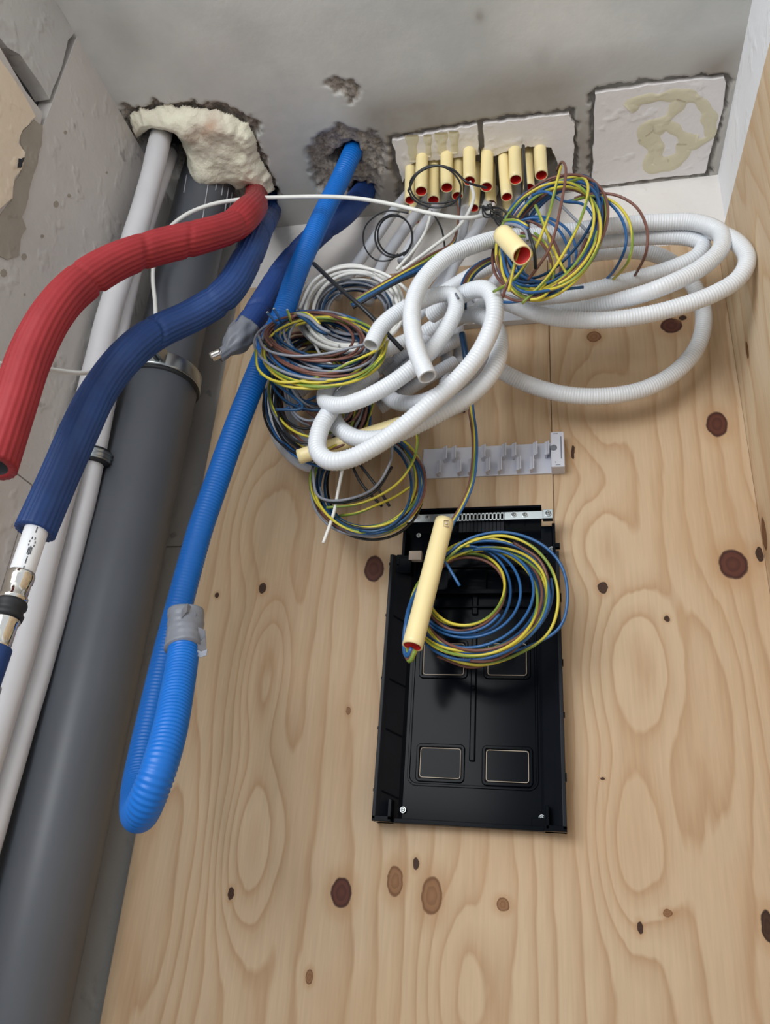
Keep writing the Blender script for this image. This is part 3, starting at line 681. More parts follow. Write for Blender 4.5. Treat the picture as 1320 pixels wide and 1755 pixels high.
# ================================================================== LIGHT GREY CONDUITS
RC = 0.0105
def P4(lst):
    return [D(*p) for p in lst]
def conduit(label, pts, r=RC, mat='conduit', pitch=.0034, groove=.95, h0=0, h1=0, sm=10, group='light grey flexible conduits'):
    o = tube('flexible_conduit', P4(pts), r, mat, None, nseg=18, pitch=pitch, groove=groove, hollow0=h0, hollow1=h1, capm='white_in', sm=sm, wall=.78)
    tag(o, label, 'conduit', group); return o
conduit('thick light grey conduit with open end pointing down, looping right around the wires',
        [(733, 646, .235), (716, 606, .235), (707, 565, .235), (708, 520, .232), (727, 478, .225), (768, 440, .215), (820, 418, .20), (870, 406, .18), (920, 404, .165), (985, 395, .16), (1060, 386, .155), (1130, 381, .15), (1190, 381, .15), (1232, 396, .155), (1236, 425, .165), (1200, 460, .175), (1130, 494, .18), (1060, 516, .165), (1000, 530, .15), (950, 536, .138), (905, 540, .12)], h0=1, r=.0108)
conduit('inner conduit of the right-hand loops, lying just inside the top one',
        [(690, 560, .09), (735, 520, .10), (780, 488, .11), (820, 466, .12), (870, 445, .125), (925, 430, .13), (990, 419, .13), (1060, 410, .13), (1130, 406, .13), (1180, 408, .13), (1204, 418, .13), (1196, 438, .132), (1150, 460, .132), (1080, 480, .132), (1010, 498, .13), (950, 510, .125), (905, 512, .12)])
conduit('outermost conduit of the right-hand loops, reaching over the side board',
        [(800, 545, .11), (835, 522, .14), (866, 518, .16), (905, 533, .165), (960, 546, .165), (1030, 549, .165), (1100, 541, .165), (1165, 525, .165), (1225, 503, .165), (1266, 477, .165), (1281, 445, .165), (1266, 418, .16), (1238, 402, .15), (1180, 392, .12), (1120, 396, .10), (1050, 405, .09), (990, 415, .09)], r=.0105)
conduit('lowest conduit loop on the right, hanging close to the plywood',
        [(985, 440, .10), (1040, 432, .09), (1090, 430, .08), (1138, 442, .07), (1175, 472, .06), (1200, 512, .05), (1206, 555, .05), (1192, 600, .05), (1155, 640, .05), (1100, 668, .055), (1035, 679, .06), (970, 676, .065), (915, 662, .07), (870, 642, .08), (830, 615, .09)], r=.0112)
conduit('kinked conduit with open end pointing down left, bent over at mid height',
        [(636, 592, .215), (652, 562, .212), (682, 536, .205), (720, 517, .195), (752, 505, .19), (775, 506, .19), (782, 524, .19), (770, 556, .192), (748, 590, .195), (712, 627, .198), (668, 659, .20), (625, 682, .20), (588, 694, .195), (560, 690, .185), (560, 668, .17), (590, 640, .155), (640, 610, .14), (700, 583, .125)], h0=1, r=.0103, sm=6)
conduit('front conduit sweeping from the upper bend down to a wide turn at the lower left',
        [(740, 540, .135), (780, 512, .165), (812, 497, .185), (836, 498, .20), (848, 520, .205), (843, 560, .205), (820, 608, .20), (785, 650, .20), (740, 690, .20), (695, 728, .20), (645, 763, .20), (600, 786, .20), (565, 790, .195), (545, 772, .19), (548, 738, .185), (566, 705, .175), (600, 670, .15), (640, 640, .13)], r=.0112, pitch=.0042, groove=.935)
conduit('second conduit beside the front one, its turn nested inside the wide turn',
        [(700, 590, .07), (745, 560, .095), (790, 540, .12), (825, 542, .14), (852, 566, .155), (856, 600, .162), (842, 640, .17), (808, 676, .17), (765, 702, .17), (715, 728, .17), (660, 750, .17), (615, 752, .165), (582, 734, .155), (572, 705, .13), (590, 670, .10), (625, 645, .08)], r=.011, pitch=.0042, groove=.935)
conduit('short dull grey conduit with a tight bend, showing under the open-ended one',
        [(735, 600, .08), (700, 630, .09), (672, 655, .11), (664, 676, .14), (684, 690, .155), (720, 690, .16), (760, 672, .165), (798, 645, .165), (825, 610, .16), (835, 575, .15)], r=.0103, mat='conduit_grey')
conduit('grey conduit curving behind the wire coil at the far left',
        [(620, 600, .05), (540, 620, .04), (486, 650, .035), (468, 700, .035), (474, 742, .04), (496, 776, .05), (530, 797, .07), (575, 790, .09), (620, 770, .10)], mat='conduit_grey', r=.0098)
conduit('grey conduit just inside the far-left one, behind the coils',
        [(600, 640, .05), (530, 660, .04), (500, 690, .04), (500, 725, .045), (520, 755, .06), (560, 768, .07), (610, 750, .08)], mat='conduit_grey', r=.0095)
for k, (pts, lab) in enumerate([
        ([(655, 640, .08), (700, 602, .085), (750, 568, .08), (800, 540, .07)], 'upper of three parallel dull conduits behind the tangle centre'),
        ([(640, 668, .07), (690, 636, .075), (740, 606, .07), (790, 580, .06)], 'middle of three parallel dull conduits behind the tangle centre'),
        ([(650, 700, .06), (700, 668, .065), (745, 640, .06), (780, 620, .05)], 'lowest of three parallel dull conduits behind the tangle centre'),
        ([(757, 560, .05), (764, 590, .045), (766, 630, .045), (760, 680, .05)], 'upright ribbed grey conduit in shade left of the dark blue lead'),
        ([(782, 545, .04), (787, 580, .035), (788, 620, .035), (784, 670, .035)], 'upright ribbed grey conduit in shade, next to the dark blue lead'),
        ([(668, 610, .10), (640, 640, .09), (612, 680, .08), (600, 720, .07)], 'dull conduit running down left behind the kinked one'),
        ([(700, 690, .10), (720, 712, .11), (760, 706, .12), (800, 690, .12)], 'dull conduit piece below the tight bend')]):
    conduit(lab, pts, mat='conduit_grey', r=.0092, sm=4)
# strands dropping out of the cream tubes
for (pts, lab) in [
        ([(712, 318, .012), (668, 372, .03), (632, 425, .03), (600, 470, .03), (575, 510, .03)], 'leftmost smooth grey conduit dropping from the stubs behind the black rings'),
        ([(748, 320, .012), (706, 378, .04), (672, 425, .05), (648, 470, .05), (630, 520, .05)], 'second smooth grey conduit from the left, dropping from the stubs'),
        ([(806, 318, .012), (801, 348, .03), (792, 395, .06), (782, 440, .08), (760, 500, .08)], 'smooth grey conduit dropping below the block joint'),
        ([(846, 325, .012), (822, 385, .06), (800, 420, .08), (776, 455, .08), (745, 500, .08)], 'smooth grey conduit from under the black tangle'),
        ([(884, 315, .012), (886, 350, .04), (884, 390, .07), (878, 440, .07)], 'smooth grey conduit left of the black rod'),
        ([(928, 312, .012), (926, 345, .05), (922, 380, .085), (905, 430, .08), (880, 480, .08)], 'smooth grey conduit from the rightmost stub'),
        ([(904, 318, .012), (900, 360, .05), (880, 430, .045), (850, 480, .03), (815, 520, .02)], 'smooth grey conduit just right of the black rod'),
        ([(772, 320, .012), (745, 360, .05), (712, 410, .08), (690, 450, .08)], 'smooth grey conduit dropping through the black ring')]:
    o = tube('grey_conduit', P4(pts), .0088, 'conduit_grey', None, .004, 18, sm=8); tag(o, lab, 'conduit', 'smooth grey conduits dropping from the cream stubs')
o = tube('clip', P4([(781, 503, .205), (786, 512, .205)]), .0015, 'rail_dark', None, .002, 8); tag(o, 'tiny dark fixing at the bend of the kinked conduit', 'clip')

# loose cream tubes
def cream_piece(label, a_, b_c, r, h0=0, h1=0):
    t = empty('cut_tube', D(*b_c), label, 'tube')
    A, B = D(*a_), D(*b_c)
    tube('cream_tube', [A, (A + B) / 2, B], r, 'cream', t, .006, 32, hollow0=h0, hollow1=h1, capm='red_in', wall=.84)
    return t
cream_piece('short loose cream tube piece with red bore, hanging in front of the coil', (862, 402, .27), (895, 438, .29), .0115, 0, 1)
cream_piece('cream tube lying slantwise under the white conduit turns', (512, 783, .15), (690, 726, .15), .0095)
tt = cream_piece('long cream tube hanging slantwise in front of the black box', (762, 893, .10), (707, 1108, .13), .0115, 0, 1)
m = MB(); c = D(765, 897, .1135)
for (dx, dz, sx, sz) in [(0, .004, .003, .0002), (0, -.004, .003, .0002), (-.003, 0, .0002, .004), (.003, 0, .0002, .004), (0, 0, .0012, .0012)]:
    m.box((c[0] + dx - sx, c[1] - .0004, c[2] + dz - sz), (c[0] + dx + sx, c[1] + .0022, c[2] + dz + sz))
m.build('printed_mark', 'pale_edge', tt)

# ================================================================== WIRES
RW = 0.0018
WN = {'w_blue': 'blue_wire', 'w_dblue': 'dark_blue_wire', 'w_brown': 'brown_wire', 'w_grey': 'grey_wire', 'w_black': 'black_wire', 'w_white': 'white_wire', 'w_yg': 'yellow_green_wire'}
def wire(pts, col, parent=None, r=RW, label=None, cat='wire', name=None, step=.004, sm=2, group=None):
    P = [D(*p) if len(p) == 3 and not isinstance(p, np.ndarray) else p for p in pts]
    o = tube(name or WN[col], P, r, col, parent, step, 8, sm=sm)
    if label: tag(o, label, cat, group)
    return o
def coil_path(cx, cy, rx, ry, rot, turns, dep, damp, jit, seed, t0=0.0, drift=(0, 0), dph=0.0):
    r_ = random.Random(seed); ph = [r_.uniform(0, 6.28) for _ in range(8)]; n = int(turns * 22); out = []
    for k in range(n + 1):
        t_ = t0 + 2 * math.pi * turns * k / n
        f = 1 + jit * (math.sin(.31 * t_ + ph[0]) + .7 * math.sin(.57 * t_ + ph[1])) ; g_ = 1 + jit * (math.sin(.27 * t_ + ph[2]) + .7 * math.sin(.47 * t_ + ph[3]))
        ox = jit * rx * .8 * math.sin(.19 * t_ + ph[4]); oy = jit * ry * .8 * math.sin(.23 * t_ + ph[5])
        a_ = rx * f * math.cos(t_); b2 = ry * g_ * math.sin(t_)
        X = cx + ox + a_ * math.cos(rot) - b2 * math.sin(rot) + drift[0] * k / n; Y = cy + oy + a_ * math.sin(rot) + b2 * math.cos(rot) + drift[1] * k / n
        d_ = dep + damp * math.sin(t_ + dph) + .010 * math.sin(.41 * t_ + ph[6]) + .006 * math.sin(1.3 * t_ + ph[7])
        out.append(D(X, Y, max(d_, .004)))
    return out
def coil(name, label, spec, extra=(), cat='wire coil', tf=1.5):
    c0 = spec[0]; t = empty(name, D(c0[1], c0[2], c0[7]), label, cat)
    for i, (col, *a) in enumerate(spec):
        a[5] *= tf; tube(WN[col], coil_path(*a), RW if col != 'w_white' or len(spec) > 2 else .0028, col, t, .005, 7)
    for col, pts, *rr in extra: wire(pts, col, t, r=(rr[0] if rr else RW))
    return t
R = math.radians
# K1 upper left coil (flat lying)
coil('wire_coil', 'upper left coil of mixed installation wires in front of the blue conduit', [
    ('w_brown', 548, 592, 92, 50, R(8), 3.2, .17, .03, .07, 1, 0),
    ('w_blue', 552, 596, 98, 55, R(5), 2.6, .165, .03, .08, 2, 1),
    ('w_dblue', 545, 588, 84, 46, R(12), 3.2, .16, .03, .08, 3, 2),
    ('w_grey', 550, 594, 98, 52, R(6), 2.6, .172, .03, .08, 4, 3),
    ('w_yg', 552, 602, 100, 56, R(-2), 2.7, .178, .03, .07, 5, 0.5),
    ('w_black', 545, 590, 90, 48, R(8), 1.8, .16, .03, .09, 6, 2.5), ('w_brown', 540, 578, 80, 38, R(6), 2.4, .175, .03, .08, 7, 2.5), ('w_dblue', 556, 584, 80, 40, R(12), 2.0, .165, .03, .1, 8, 1.5), ('w_grey', 556, 588, 76, 42, R(14), 1.6, .165, .03, .12, 9, 1.5)],
    extra=[('w_yg', [(438, 600, .20), (444, 635, .205), (480, 655, .21), (540, 648, .21), (600, 622, .21), (650, 597, .205), (662, 575, .19)]),
           ('w_yg', [(446, 640, .2), (490, 662, .205), (560, 664, .205), (620, 645, .205), (655, 612, .2), (664, 585, .185)]),
           ('w_grey', [(443, 575, .20), (455, 598, .205), (500, 610, .21), (560, 606, .21), (625, 590, .21)]),
           ('w_black', [(446, 582, .2), (480, 605, .2), (540, 615, .2), (600, 614, .2), (640, 600, .2)]),
           ('w_dblue', [(470, 655, .18), (520, 700, .19), (462, 706, .19)][:2] + [(472, 702, .19)]),
           ('w_dblue', [(512, 540, .21), (530, 552, .215), (548, 568, .215), (562, 572, .21)], .0026),
           ('w_grey', [(509, 537, .212), (532, 545, .218), (550, 562, .218), (566, 570, .212)], .0022),
           ('w_yg', [(505, 538, .208), (520, 536, .212), (538, 545, .218), (548, 556, .218)]),
           ('w_brown', [(500, 546, .208), (506, 538, .21), (514, 540, .21)], .0020)])
for (a1, a2, col, lab) in [((459, 537), (474, 556), 'w_blue', 'short blue wire end sticking up over the blue conduit, left one'), ((470, 531), (482, 552), 'w_blue', 'short blue wire end sticking up over the blue conduit, right one'), ((493, 533), (498, 552), 'w_yg', 'short yellow-green wire end just above the upper left coil')]:
    t = empty('wire_end', D(*a1, .19), lab, 'wire'); wire([(*a1, .19), ((a1[0] + a2[0]) / 2 + 1, (a1[1] + a2[1]) / 2, .19), (*a2, .18)], col, t); m = MB(); m.cyl(D(*a1, .19), (-.3, -.1, .9), .0016, .002, 10); m.build('stripped_tip', 'w_white', t)
# K2 hanging coil behind
coil('wire_coil', 'hanging coil of dark mixed wires behind the upper left coil', [
    ('w_black', 540, 690, 82, 95, R(-15), 2.4, .10, .03, .08, 11, 0),
    ('w_blue', 548, 700, 80, 92, R(-20), 2.6, .10, .03, .09, 12, 1),
    ('w_grey', 545, 680, 74, 90, R(-10), 2.6, .11, .03, .10, 13, 2),
    ('w_brown', 550, 690, 70, 85, R(-18), 3.0, .11, .03, .10, 14, 3),
    ('w_yg', 535, 680, 66, 88, R(-12), 2.0, .115, .03, .10, 15, 4),
    ('w_black', 540, 660, 60, 90, R(10), 2.0, .12, .03, .14, 16, 4), ('w_brown', 545, 650, 55, 80, R(-35), 2.0, .12, .03, .14, 17, 4), ('w_grey', 560, 650, 60, 74, R(30), 2.0, .115, .03, .14, 18, 1), ('w_dblue', 548, 640, 70, 60, R(0), 2.0, .12, .03, .14, 19, 1)],
    extra=[('w_brown', [(490, 600, .14), (520, 640, .14), (560, 680, .14), (600, 700, .14)]),
           ('w_white', [(560, 640, .12), (590, 690, .12), (600, 740, .12)], .002),
           ('w_white', [(530, 570, .13), (560, 620, .13), (610, 640, .12)], .002),
           ('w_grey', [(500, 660, .13), (540, 720, .12), (590, 760, .11)]),
           ('w_yg', [(690, 690, .14), (640, 690, .12), (625, 735, .12)][1:] + [(600, 750, .11)]),
           ('w_blue', [(600, 650, .14), (520, 690, .14), (484, 702, .14)])])
# K3 lower coil
coil('wire_coil', 'lower coil of wires hanging left of the top of the black box', [
    ('w_blue', 634, 828, 90, 84, R(-8), 3.4, .09, .025, .05, 21, 0),
    ('w_yg', 632, 826, 92, 84, R(-5), 2.4, .095, .025, .06, 22, 1),
    ('w_brown', 630, 828, 88, 82, R(-10), 3.2, .09, .025, .06, 23, 2),
    ('w_grey', 632, 830, 90, 86, R(-12), 2.6, .09, .025, .07, 24, 3),
    ('w_black', 632, 832, 86, 82, R(0), 2.6, .085, .025, .08, 25, 4),
    ('w_dblue', 634, 826, 82, 80, R(-20), 1.8, .10, .025, .08, 26, 4)],
    extra=[('w_grey', [(536, 800, .12), (545, 850, .125), (580, 858, .13), (640, 838, .13), (670, 790, .13), (672, 760, .12)]),
           ('w_black', [(548, 855, .12), (580, 862, .125), (640, 845, .125), (672, 800, .125)]),
           ('w_yg', [(560, 870, .12), (620, 862, .12), (680, 830, .12), (708, 790, .12), (716, 755, .12), (706, 725, .11)]),
           ('w_black', [(600, 790, .11), (620, 830, .11), (655, 868, .10)]), ('w_black', [(612, 790, .11), (650, 840, .11), (668, 868, .10)]),
           ('w_yg', [(582, 884, .1), (610, 880, .11), (640, 868, .11), (680, 850, .10), (712, 828, .095)])])
wire([(588, 800, .12), (580, 840, .12), (572, 880, .12), (554, 931, .12)], 'w_white', None, .0022, 'short white wire hanging down through the lower coil to below it', name='white_wire')
# K4 white cable coil
coil('cable_coil', 'coil of white cable above the mixed wire coil', [
    ('w_white', 602, 530, 84, 68, R(-12), 3.0, .11, .03, .07, 31, 0), ('w_white', 606, 532, 76, 62, R(-10), 2.6, .115, .03, .07, 32, 2)],
    extra=[('w_white', [(512, 530, .13), (540, 480, .13), (590, 458, .13), (650, 466, .12), (700, 500, .11), (712, 530, .1)], .0026),
           ('w_white', [(690, 462, .12), (740, 425, .11), (790, 384, .10), (812, 340, .10), (806, 312, .10)], .0026),
           ('w_white', [(680, 462, .12), (712, 425, .11), (730, 395, .10), (738, 368, .10)], .0024)], cat='cable coil')
coil('wire_coil', 'coil of grey and slate wires nested in the white cable coil', [
    ('w_grey', 606, 532, 66, 50, R(-8), 3.4, .105, .03, .08, 33, 0), ('w_dblue', 606, 534, 60, 45, R(-8), 2.4, .10, .03, .09, 34, 2), ('w_grey', 610, 536, 54, 42, R(-4), 2.6, .10, .03, .09, 35, 3)])
# bundle slanting right to the ceiling
t = empty('wire_bundle', D(620, 510, .16), 'slanting bundle of mixed wires running up right behind the thick conduit', 'wire bundle')
for k, (col, o_) in enumerate([('w_brown', -8), ('w_yg', -4), ('w_dblue', 0), ('w_blue', 3), ('w_dblue', 6), ('w_black', 10)]):
    wire([(600 + k, 522 + o_ * .6, .15), (640, 500 + o_ * .7, .15), (690, 472 + o_ * .8, .14), (740, 446 + o_ * 1.3, .12), (775, 420 + o_ * .5, .10), (786, 370 + o_ * .4, .08), (784 + k, 338, .07)], col, t, sm=4)
# K5 right coil
K5 = [('w_blue', 946, 402, 104, 70, R(-52), 3.2, .20, .03, .07, 41, 0), ('w_yg', 942, 406, 106, 74, R(-55), 2.2, .215, .03, .09, 42, 1), ('w_brown', 944, 404, 106, 72, R(-50), 2.6, .205, .03, .08, 43, 2), ('w_dblue', 950, 398, 98, 62, R(-50), 2.2, .195, .03, .09, 44, 3), ('w_blue', 958, 405, 96, 62, R(-60), 2.4, .19, .03, .08, 45, 4),
      ('w_blue', 920, 440, 60, 66, R(-30), 1.5, .20, .03, .1, 46, 4), ('w_yg', 905, 455, 46, 58, R(-20), 1.6, .21, .03, .1, 47, 2), ('w_brown', 900, 450, 48, 62, R(-20), 1.6, .2, .03, .1, 48, 3)]
coil('wire_coil', 'large coil of blue, brown and yellow-green wires below the right cream stubs', K5,
     extra=[('w_yg', [(846, 500, .22), (880, 480, .24), (915, 430, .25), (940, 370, .25), (955, 310, .24), (962, 285, .22)]),
            ('w_yg', [(918, 352, .24), (932, 385, .24), (955, 440, .24), (975, 475, .24)]),
            ('w_yg', [(895, 520, .24), (935, 480, .25), (985, 400, .25), (1008, 330, .24), (1000, 306, .22), (975, 312, .2)]),
            ('w_brown', [(905, 480, .24), (940, 430, .25), (962, 350, .25), (970, 290, .24), (962, 278, .22), (955, 292, .2)]),
            ('w_brown', [(860, 505, .23), (890, 516, .24), (930, 505, .24), (975, 470, .24), (1005, 410, .23)]),
            ('w_blue', [(856, 400, .25), (870, 470, .25), (895, 500, .25), (960, 495, .24)]),
            ('w_blue', [(912, 335, .23), (935, 328, .24), (965, 345, .24), (1000, 350, .23), (1022, 380, .22)]),
            ('w_grey', [(962, 352, .23), (985, 375, .23), (1010, 400, .22)]),
            ('w_brown', [(888, 420, .285), (885, 450, .27), (868, 490, .26), (862, 510, .25)]), ('w_yg', [(890, 424, .285), (880, 460, .275), (872, 500, .26)]),
            ('w_blue', [(846, 515, .2), (880, 518, .21), (940, 500, .21), (1000, 492, .2)]), ('w_grey', [(866, 384, .26), (885, 386, .27), (902, 396, .27), (905, 412, .27)], .002), ('w_blue', [(868, 380, .26), (888, 382, .27), (906, 393, .27)], .002), ('w_yg', [(864, 378, .26), (886, 378, .27), (904, 388, .27)], .002)])
t = empty('wire_loop', D(1050, 380, .2), 'three wider wire loops right of the large coil: brown, yellow-green and blue', 'wire loop')
wire([(985, 340, .21), (1010, 333, .21), (1050, 333, .21), (1088, 352, .21), (1108, 388, .21), (1109, 425, .21), (1098, 455, .17), (1070, 490, .11), (1030, 505, .09)], 'w_brown', t)
wire([(980, 345, .21), (1015, 336, .21), (1050, 345, .21), (1075, 372, .21), (1084, 405, .21), (1080, 440, .21), (1062, 468, .16), (1020, 505, .09)], 'w_yg', t)
wire([(975, 345, .20), (1020, 335, .21), (1050, 353, .21), (1070, 385, .21), (1073, 420, .21), (1060, 452, .18), (1035, 482, .13), (990, 510, .09)], 'w_blue', t)
t = empty('wire_bundle', D(845, 470, .18), 'thin bundle of wires hanging left of the large coil behind the thick conduit', 'wire bundle')
for k, col in enumerate(['w_blue', 'w_brown', 'w_brown', 'w_yg', 'w_dblue']):
    wire([(866 + k, 436 + k, .17), (830 + k * 2, 446 + k * 1.5, .17), (802 + k * 3, 466 + k, .165), (788 + k * 3, 500, .16), (786 + k * 3, 530, .14)], col, t, sm=3)
# K6 coil on the box
coil('wire_coil', 'neat coil of blue, brown and yellow-green wires in front of the black box', [
    ('w_blue', 826, 1030, 112, 90, R(-18), 2.8, .075, .03, .06, 51, 0), ('w_yg', 822, 1030, 110, 92, R(-14), 2.6, .08, .03, .07, 52, 1), ('w_brown', 822, 1032, 106, 88, R(-16), 2.0, .075, .03, .07, 53, 2),
    ('w_yg', 795, 1010, 66, 66, R(-20), 1.0, .085, .02, .08, 54, 2), ('w_blue', 800, 1015, 72, 70, R(-20), 1.0, .08, .02, .08, 55, 1), ('w_brown', 796, 1012, 64, 66, R(-20), .8, .08, .02, .08, 56, 3), ('w_blue', 805, 1025, 96, 78, R(-20), 1.2, .085, .02, .08, 57, 5)],
    extra=[('w_blue', [(760, 955, .09), (800, 925, .095), (860, 912, .10), (920, 928, .10), (960, 965, .10), (973, 1020, .10), (960, 1075, .095), (900, 1110, .09), (850, 1125, .085)]),
           ('w_yg', [(758, 965, .09), (800, 932, .095), (860, 918, .10), (910, 935, .10), (945, 975, .10), (957, 1030, .10), (940, 1085, .095), (890, 1120, .09), (820, 1140, .085), (750, 1118, .08), (712, 1080, .08)]),
           ('w_brown', [(770, 930, .09), (840, 930, .09), (895, 965, .085), (925, 1010, .085), (940, 1040, .085), (925, 1085, .08), (870, 1140, .075), (800, 1148, .07), (740, 1120, .07)][:0] + [(880, 930, .08), (925, 960, .085), (940, 1000, .085), (932, 1045, .085), (905, 1085, .085), (860, 1125, .08), (810, 1144, .075), (750, 1125, .075)]),
           ('w_blue', [(745, 950, .09), (762, 962, .10), (776, 984, .10), (788, 1004, .10)]),
           ('w_blue', [(728, 990, .08), (706, 1030, .10), (697, 1065, .12), (693, 1105, .12), (698, 1128, .125), (706, 1110, .13)], .0028), ('w_brown', [(702, 1050, .11), (692, 1100, .12), (700, 1134, .125), (710, 1112, .13)]), ('w_yg', [(696, 1100, .12), (702, 1137, .125), (712, 1114, .13)], .0026)])
# leads from the tangle into the box
t = empty('wire_bundle', D(815, 700, .08), 'three thin wires dropping past the grey rail into the black box', 'wire bundle')
for k, col in enumerate(['w_brown', 'w_yg', 'w_blue']):
    wire([(800 + k * 3.4, 640, .09), (804 + k * 3.4, 700, .085), (810 + k * 3.4, 745, .08), (810 + k * 3.4, 790, .08), (803 + k * 3.2, 835, .08), (785 + k * 3, 875, .08), (770 + k * 3, 900, .08), (764 + k * 2, 930, .08)], col, t, sm=3, r=.0017)
wire([(792, 572, .10), (797, 600, .10), (803, 640, .09)], 'w_dblue', None, .0045, 'stubby dark blue lead end standing among the grey conduits', name='dark_blue_lead')
# black wires
t = empty('wire_coil', D(665, 400, .09), 'thin black wire coiled in a ring under the white cable', 'wire coil')
tube('black_wire', coil_path(676, 405, 32, 35, 0, 2.0, .10, .01, .06, 61, 1), .0014, 'w_black', t, .004, 8); wire([(700, 365, .1), (660, 362, .1), (628, 385, .1), (624, 420, .1), (645, 446, .1), (672, 445, .1), (682, 435, .1)], 'w_black', t, .0012)
t = empty('wire_coil', D(770, 315, .12), 'thin black wire ring hung over the cream tube stubs', 'wire coil')
wire([(700, 327, .13), (715, 298, .135), (745, 284, .14), (775, 290, .14), (800, 312, .14), (834, 322, .12)], 'w_black', t, .0018)
wire([(700, 327, .13), (712, 345, .135), (745, 356, .14), (775, 350, .14), (790, 330, .14), (786, 308, .14), (765, 288, .14), (735, 284, .138), (706, 305, .13), (704, 325, .13), (720, 345, .13), (760, 348, .13), (785, 342, .13)], 'w_black', t, .0014)
t = empty('wire_tangle', D(855, 370, .13), 'knotted tangle of thin black wires above the loose cream piece', 'wire tangle')
for k in range(7):
    r_ = random.Random(70 + k); pts = [(820 + r_.uniform(0, 20), 352 + r_.uniform(-5, 8), .13)]
    for q in range(5): pts.append((842 + q * 7 + r_.uniform(-10, 12), 360 + q * 8 + r_.uniform(-14, 14), .13 + q * .015 + r_.uniform(-.01, .01)))
    wire(pts, 'w_black', t, .0012)
wire([(830, 360, .12), (850, 355, .14), (875, 370, .2), (905, 395, .27), (916, 430, .27), (918, 460, .25)], 'w_black', t, .0020)
wire([(740, 362, .10), (756, 390, .10), (762, 420, .1), (761, 450, .1)], 'w_black', None, .0014, 'single thin black wire curving down from under the white cable')
wire([(892, 236, .02), (897, 250, .09), (900, 300, .12), (903, 350, .13), (905, 400, .13)][1:], 'w_black', None, .0026, 'upright stiff black rod among the cream tube stubs', cat='rod', name='black_rod')
wire([(538, 452, .16), (580, 492, .18), (630, 536, .18), (690, 600, .15)], 'w_black', None, .0030, 'stiff black draw wire crossing the white coil diagonally', cat='rod', name='black_rod')
# long white cable
wc = [PX(-30, 620, .06), PX(30, 628, .06), PX(90, 634, .05), PX(150, 639, .06), D(210, 600, .16), D(262, 560, .17), D(266, 520, .165), D(262, 478, .165), D(266, 435, .17), D(282, 400, .18), D(315, 370, .19), D(360, 351, .19), D(420, 341, .18), D(490, 338, .175), D(560, 337, .17), D(620, 341, .16), D(680, 352, .15), D(740, 366, .14), D(800, 374, .13), D(838, 366, .11), D(846, 350, .07)]
o = tube('white_cable', wc, .0030, 'w_white', None, .005, 12, sm=6); tag(o, 'long white cable arching across from the cream stubs to the left wall', 'cable')

# ================================================================== CLIP RAIL
def rect(px0, py0, px1, py1, dep):
    a_, b2_, c_, d_ = D(px0, py0, dep), D(px1, py0, dep), D(px1, py1, dep), D(px0, py1, dep)
    return (a_[0] + d_[0]) / 2, (b2_[0] + c_[0]) / 2, (c_[2] + d_[2]) / 2, (a_[2] + b2_[2]) / 2
z0 = (D(735, 822)[2] + D(965, 811)[2]) / 2; z1 = (D(735, 772)[2] + D(945, 760)[2]) / 2; x0 = D(725, 800)[0]; x1 = D(968, 785)[0]
t = empty('clip_rail', (x0, 0, z0), 'light grey plastic cable clip rail screwed to the plywood above the black box', 'rail')
m = MB(); m.box((x0, 0, z0), (x1 - .008, -.003, z1)); m.build('base_strip', 'rail', t, bevel=.0006)
zh = (z1 - z0)
def finger(px_, row):
    xx = D(px_, 790)[0]; zb = z0 + (0.02 * zh if row == 0 else .48 * zh); hh = zh * .42
    mm = MB(); prof = [(0, .0), (-.009, .0), (-.012, .0035), (-.0145, .0035), (-.0145, .002), (-.0125, .0008), (-.0105, -.0028), (0, -.0028)]
    P = [np.array([xx + q[1], q[0] - .003, zb]) for q in prof]; mm.prism(P, (0, 0, hh)); mm.build('clip_finger', 'rail', t)
for px_ in (765, 780, 830, 865, 882, 918, 938): finger(px_, 1)
for px_ in (755, 790, 808, 838, 858, 890, 912): finger(px_, 0)
m = MB(); xb0, xb1, zb0, zb1 = x1 - .018, x1, z0 - .001, z1 + .006
m.box((xb0, 0, zb0), (xb1, -.022, zb1)); o = m.build('end_block', 'rail', t, bevel=.0015)
m = MB(); m.cyl((xb0 + .004, -.0219, (zb0 + zb1) / 2 + .002), (0, -1, 0), .0045, .0006, 20); m.box((xb1 - .005, -.022, zb0 + .012), (xb1 - .0035, -.0226, zb1 - .008)); m.cyl((xb0 + .006, -.0219, zb0 + .007), (0, -1, 0), .0007, .0006, 10)
m.box((xb0 + .006, -.022, zb0 + .0022), (xb0 + .012, -.0223, zb0 + .0030)); m.box((xb0 + .004, -.022, zb1 - .0035), (xb0 + .010, -.0223, zb1 - .0028)); m.build('block_slot', 'rail_dark', o)

# pale grey plate behind the conduits
m = MB(); xa, xb, za, zb = rect(748, 492, 944, 552, .012); m.box((xa, 0, za), (xb, -.012, zb)); o = m.build('backing_plate', 'conduit_grey', bevel=.001); tag(o, 'pale grey flat plate on the plywood, mostly hidden behind the conduits', 'plate')

